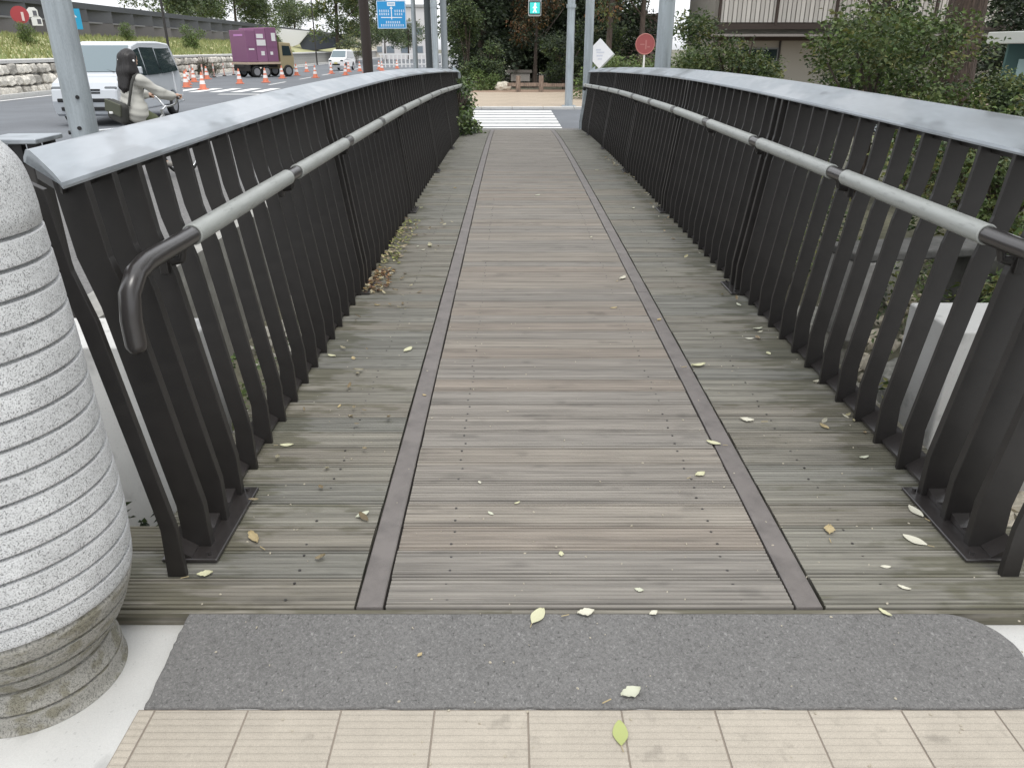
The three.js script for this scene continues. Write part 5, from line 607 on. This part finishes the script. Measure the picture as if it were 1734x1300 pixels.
// trees and bushes along the main road
{
  const R1 = foliage(980, blobsAround(22, 4.2, 4, 9.5, 2.0, 980), 9000, 0.36, [...G.pale, ...G.mid]), R2 = foliage(981, blobsAround(22, 4.6, 4, 9, 2.1, 981), 9000, 0.36, [...G.mid, ...G.pale]), t1 = trunkGeo(8, 0.25, 980, 8);
  for (const [x, d, s, c, l] of [[-48, 118, 1.0, R1, 'pale green tree behind the noise barrier, leftmost of the row'], [-45.5, 124, 0.92, R2, 'round tree behind the noise barrier, second of the row'], [-43.5, 132, 1.08, R2, 'broad tree behind the noise barrier, above the left end of the purple truck'], [-41, 140, 0.95, R1, 'tree behind the noise barrier, above the purple truck'], [-39.5, 152, 0.8, R2, 'low tree behind the noise barrier, right of the purple truck']]) plant('tree', l, 'tree', x, 2, d, c, t1, { s, turn: d });
  const P = foliage(985, blobsAround(30, 3.0, 2.5, 11, 1.3, 985), 11000, 0.3, [...G.pale, ...G.mid, ...G.yellow]), tp = trunkGeo(11, 0.28, 986, 10);
  plant('tree', 'tall pine like tree left of the dark brown pole', 'tree', -23.5, 0, 112, P, tp, { s: 1.05 }); plant('tree', 'tall loose tree partly behind the dark brown pole', 'tree', -22.5, 0, 128, P, tp, { s: 1.15, turn: 2.2 }); plant('tree', 'small green tree below the blue direction sign', 'tree', -16.9, 0, 110, R2, t1, { s: 0.5 }); plant('tree', 'yellowish young tree right of the dark brown pole', 'tree', -18.8, 0, 100, foliage(987, blobsAround(12, 1.6, 0.8, 2.6, 0.7, 987), 3000, 0.16, [...G.yellow, ...G.pale]), stems(8, 2.5, 1, 987), {});
  plant('tree', 'bushy tree right of the blue direction sign', 'tree', -16.5, 0, 132, R1, t1, { s: 0.55, turn: 1 });
  const rb = foliage(988, blobsAround(12, 0.7, 0.3, 1.7, 0.42, 988), 3500, 0.1, G.fresh), rs = stems(10, 1.4, 0.6, 988), gy = (d, o) => 1.14 + o * 0.16;
  plant('bush', 'round bright green bush alone on the grass bank', 'bush', wx(66) - 3.2, 1.4, 66, rb, rs, { part: 'foliage', stem: 'stems' }); plant('bush', 'young green bush on the grass bank below the round red sign', 'bush', -25.2, 1.8, 43.5, rb, rs, { part: 'foliage', stem: 'stems', turn: 1, s: 0.55 }); plant('bush', 'sparse bush on the grass bank above the van', 'bush', -26.8, 2.1, 58, rb, rs, { part: 'foliage', stem: 'stems', turn: 2, s: 0.6 }); plant('bush', 'wide green bush on the bank right of the purple truck', 'bush', wx(86) - 2.2, 1.2, 86, rb, rs, { part: 'foliage', stem: 'stems', turn: 3, s: 1.5 });
  plant('bush', 'dry grey green shrub at the foot of the stone wall, left of the purple truck', 'bush', wx(56) + 0.5, RY, 56, foliage(989, blobsAround(10, 0.7, 0.2, 1.0, 0.35, 989), 2500, 0.09, [[0.1, 0.11, 0.06], [0.15, 0.14, 0.1]]), rs, { part: 'foliage', stem: 'stems' });
  // grass blades over the bank
  const gl = []; const R = mulberry(5); const n = 9000, pos = new Float32Array(n * 9), col = new Float32Array(n * 9); for (let i = 0; i < n; i++) { const d = 24 + 70 * Math.pow(R(), 1.2), o = 0.9 + 7 * R(), x = wx(d) - o, y = o < 3.4 ? 1.14 + (o - 0.75) / 2.65 * 0.36 : o < 6 ? 1.5 + (o - 3.4) / 2.6 * 0.6 : 2.1 + (o - 6) / 2.3 * 0.3, h = 0.1 + 0.22 * R(), a = R() * 6.28, w = 0.05; pos.set([x - w, y - 0.02, -d, x + w, y - 0.02, -d, x + Math.cos(a) * 0.12, y + h, -d + Math.sin(a) * 0.12], i * 9); const k = 0.8 + 0.5 * R(), c = R() > 0.4 ? [0.32 * k, 0.34 * k, 0.15 * k] : [0.23 * k, 0.28 * k, 0.11 * k]; col.set([...c, ...c, ...c], i * 9); }
  const g = new THREE.BufferGeometry(); g.setAttribute('position', new THREE.BufferAttribute(pos, 3)); g.setAttribute('color', new THREE.BufferAttribute(col, 3)); g.computeVertexNormals(); tag(mesh('grass', g, leafMat), 'rough yellow green grass on the bank below the noise barrier', undefined, undefined, 'stuff');
}
// climbing ivy at the far left end of the railing, ground cover, litter and fallen leaves
{
  const iv = thing('ivy', 'ivy climbing over the far end of the left railing', 'plant', -1.12, -0.08, -16.9); mesh('foliage', foliage(990, [[0.02, 0.25, 0.1, 0.28, 0.3, 0.75], [-0.02, 0.6, -0.5, 0.24, 0.4, 0.6], [0.0, 0.8, -1.0, 0.2, 0.28, 0.4], [0.18, 0.55, -1.2, 0.14, 0.14, 0.2], [0.16, 0.1, -0.4, 0.26, 0.14, 0.6], [-0.06, 0.9, -1.3, 0.18, 0.2, 0.3]], 3600, 0.075, [...G.mid, ...G.dark, ...G.fresh], { slim: 0.4 }), leafMat, iv); mesh('stems', stems(10, 0.9, 0.25, 990), MAT.bark, iv);
  const gcv = (label, bl, n, seed, cols) => tag(mesh('ground_cover', foliage(seed, bl, n, 0.05, cols), leafMat), label, undefined, undefined, 'stuff');
  gcv('dark green leaves growing beside the bollard under the left railing', [[-1.75, -0.55, -2.75, 0.5, 0.3, 0.25], [-2.2, -0.6, -2.8, 0.5, 0.25, 0.25], [-1.6, -0.8, -3.1, 0.35, 0.25, 0.4]], 2600, 991, G.dark);
  gcv('leafy undergrowth on the right stream bank behind the railing', [[3.4, -0.35, -6.6, 0.7, 0.35, 1.2], [3.1, -0.2, -8.6, 0.7, 0.5, 1.4], [3.2, -0.1, -11.5, 0.8, 0.5, 1.6], [2.9, -0.6, -14, 0.8, 0.5, 1.8], [2.45, -0.35, -4.45, 0.14, 0.4, 0.16], [4.3, -0.1, -4.9, 0.7, 0.4, 0.6]], 12000, 992, [...G.mid, ...G.yellow, ...G.dark]);
  gcv('weeds in the narrow stream beside the left railing', [[-2.3, -0.95, -5.5, 0.4, 0.25, 0.9], [-1.9, -1.0, -8, 0.5, 0.25, 1.4], [-2.2, -0.9, -12, 0.5, 0.3, 2]], 3000, 993, G.mid);
  const leafGeo = (L, W, curl, seed, torn) => { const R = mulberry(seed), nu = 8, P = [], ix = [], uv = []; for (let i = 0; i <= nu; i++) { const t = i / nu, w = W * Math.pow(Math.sin(Math.PI * Math.min(0.99, Math.max(0.01, 0.03 + 0.95 * t))), 0.8) * (1 + (torn ? 0.5 : 0.08) * (R() - 0.5)); for (const s of [-1, -0.5, 0, 0.5, 1]) { P.push((t - 0.5) * L, 0.0008 + curl * (s * s * W + 1.4 * (t - 0.5) * (t - 0.5) * L), s * w * 0.5); uv.push(t, s); } } for (let i = 0; i < nu; i++) for (let k = 0; k < 4; k++) { const a = i * 5 + k; ix.push(a, a + 1, a + 5, a + 1, a + 6, a + 5); } const g = new THREE.BufferGeometry(); g.setAttribute('position', new THREE.Float32BufferAttribute(P, 3)); g.setAttribute('uv', new THREE.Float32BufferAttribute(uv, 2)); g.setIndex(ix); g.computeVertexNormals(); return g; };
  const lm = [[0.55, 0.54, 0.36], [0.52, 0.53, 0.42], [0.38, 0.42, 0.16], [0.6, 0.58, 0.48], [0.42, 0.34, 0.19]].map((c) => new THREE.MeshStandardMaterial({ color: C(...c), roughness: 0.7, side: THREE.DoubleSide }));
  const gs = [leafGeo(0.08, 0.04, 0.06, 1), leafGeo(0.065, 0.03, 0.12, 2), leafGeo(0.042, 0.026, 0.18, 3, true), leafGeo(0.05, 0.022, 0.22, 4, true)];
  const stalk = bar(V(-0.042, 0.004, 0), V(-0.062, 0.006, 0.004), 0.0012, 5);
  const big = [[0.08, 1.86, 0, 0, 1.1, 'large pale yellow leaf at the top of the asphalt ramp by the boards'], [0.285, 1.455, 0, 2, 1.5, 'greenish yellow leaf lying on the ribbed tiles'], [0.33, 1.58, 2, 1, 0.4, 'curled pale leaf on the asphalt just above the tiles', 1.5], [0.23, 1.87, 2, 3, 0.2, 'white torn leaf on the asphalt right of the large yellow leaf', 1.3], [-0.99, 2.94, 1, 0, 0.1, 'pale oval leaf on the boards left of the left strip', 0.9], [-0.92, 2.25, 3, 4, 2.2, 'curled tan leaf on the boards near the first left base plate', 1.6], [-1.02, 2.05, 2, 0, 0.3, 'crumpled yellow leaf on the boards left, nearest the bollard', 1.2], [0.89, 2.96, 1, 0, 2.6, 'yellow leaf lying against the right strip'], [0.77, 2.69, 2, 0, 0.5, 'small pale yellow leaf on the middle boards near the right strip', 1.2], [1.15, 2.3, 2, 4, 1.2, 'triangular tan leaf on the right boards', 1.4], [1.43, 2.24, 0, 3, 2.3, 'long white leaf on the right boards near the first base plate', 1.05], [1.52, 2.42, 1, 3, 1.8, 'white leaf stuck at the right base plate', 1.2], [1.1, 3.18, 2, 3, 2.8, 'curled white leaf on the right boards beside the right strip', 1.5], [1.02, 3.84, 3, 0, 0.3, 'yellow leaf across the edge of the right strip', 1.7], [0.94, 4.6, 2, 4, 0.9, 'brown leaf on the middle of the right strip'], [0.83, 5.53, 3, 3, 1.0, 'white twisted leaf on the middle boards, farther along', 1.9]];
  const surf2 = (x, d) => d < 1.538 ? -0.0488 : d < 1.885 ? -0.007 - 0.036 * sm(1.9, 1.5, d) : deckY(d);
  for (const [x, d, g, c, a, l, s] of big) { const t = thing('fallen_leaf', l, 'leaf', x, surf2(x, d) + 0.001, -d, a, 'fallen leaves on the boardwalk and ramp'); mesh('blade', gs[g], lm[c], t); mesh('stalk', stalk, lm[4], t); t.scale.setScalar(s ?? 1); }
  const small = [[1.42, 4.26], [1.46, 4.02], [1.5, 2.83], [1.44, 3.12], [0.44, 1.87], [1.16, 1.87], [-0.56, 2.4], [-0.44, 3.46], [0.72, 6.86], [-1.02, 3.99], [-0.82, 6.52], [-0.91, 4.9], [-0.93, 5.67], [-0.98, 8.24], [1.53, 4.9], [0.68, 4.84], [-0.13, 2.63], [0.02, 2.48], [-0.08, 2.41], [-0.27, 1.71], [1.27, 1.98], [-0.6, 4.08], [0.41, 1.97], [-0.84, 3.33], [1.26, 2.09], [0.17, 2.16], [1.52, 4.43], [-0.89, 3.95], [-0.76, 6.4], [-0.72, 6.55], [0.3, 9], [-0.7, 9.5], [1.3, 8.2], [1.2, 11], [-0.95, 7.4], [-0.97, 6.2]];
  const s0 = thing('fallen_leaf', 'small pale fallen leaf or leaf scrap on the boards', 'leaf', 0, 0, 0, 0, 'small leaf scraps on the boardwalk and ramp'); const protoS = gs.slice(1).map((g) => g); mesh('blade', protoS[1], lm[3], s0); s0.scale.setScalar(0.7);
  small.forEach(([x, d], i) => { const t = i ? copy(s0) : s0; t.position.set(x, surf2(x, d) + 0.001, -d); t.rotation.y = i * 1.7; const s = 0.45 + 0.5 * hash(i, 3, 9) + (d > 4 ? 0.35 : 0); t.scale.set(s, s, s); t.children[0].material = lm[[3, 0, 1, 4][i % 4]]; t.children[0].geometry = protoS[i % 3]; });
  const lit = []; const place = (x, d, s, k) => { const g = gs[1 + (k % 3)].clone().scale(s, s, s).rotateZ(rr(-0.5, 0.5)).rotateY(rr(0, 6)).translate(x, deckY(d) + rr(0.003, 0.03), -d); return g; };
  const litBy = (name, label, n, xs, ds, cs) => { const gl = [], cl = []; for (let i = 0; i < n; i++) { const d = rr(...ds), x = xs[0] + (xs[1] - xs[0]) * Math.pow(rnd(), 1.6), g = merge([place(x, d, rr(0.45, 1.0), i)]), c = cs[Math.floor(rnd() * cs.length)], k = rr(0.7, 1.2), a = new Float32Array(g.attributes.position.count * 3); for (let j = 0; j < a.length; j += 3) a.set([c[0] * k, c[1] * k, c[2] * k], j); g.setAttribute('color', new THREE.BufferAttribute(a, 3)); gl.push(g); } tag(mesh(name, mergeGeometries(gl), leafMat), label, undefined, undefined, 'stuff'); };
  litBy('leaf_litter', 'drift of brown and yellow leaf litter along the foot of the left railing', 150, [-1.05, -0.9], [5.15, 5.75], [[0.3, 0.17, 0.08], [0.42, 0.3, 0.12], [0.5, 0.45, 0.3], [0.16, 0.08, 0.04]]);
  litBy('leaf_litter', 'yellow green leaf litter farther along the foot of the left railing', 170, [-1.06, -0.9], [5.9, 7.6], [[0.34, 0.36, 0.1], [0.45, 0.42, 0.2], [0.2, 0.22, 0.06], [0.5, 0.4, 0.25]]);
  litBy('leaf_litter', 'dark leaf crumbs along the outer boards of the left side', 60, [-1.0, -0.55], [2.1, 8], [[0.3, 0.24, 0.14], [0.4, 0.36, 0.24], [0.2, 0.15, 0.08]]);
  litBy('leaf_litter', 'thin scatter of leaf scraps along the foot of the right railing', 60, [1.6, 1.42], [3, 13], [[0.4, 0.36, 0.2], [0.3, 0.22, 0.12], [0.55, 0.52, 0.4]]);
  const cr = []; for (let i = 0; i < 260; i++) { const d = 1.35 + 3.2 * Math.pow(rnd(), 1.3), x = rr(-1.0, 1.6), s = rr(0.0015, 0.0045); cr.push(put(new THREE.IcosahedronGeometry(s, 0).scale(1.4, 0.6, 1), x, surf2(x, d) + 0.001, -d, rr(0, 3), rr(0, 3))); } tag(mesh('grit', cr, M(0.42, 0.38, 0.3, 0.8)), 'tiny pale grit and crumbs scattered over boards, ramp and tiles', undefined, undefined, 'stuff');
}
renderer.render(scene, camera);
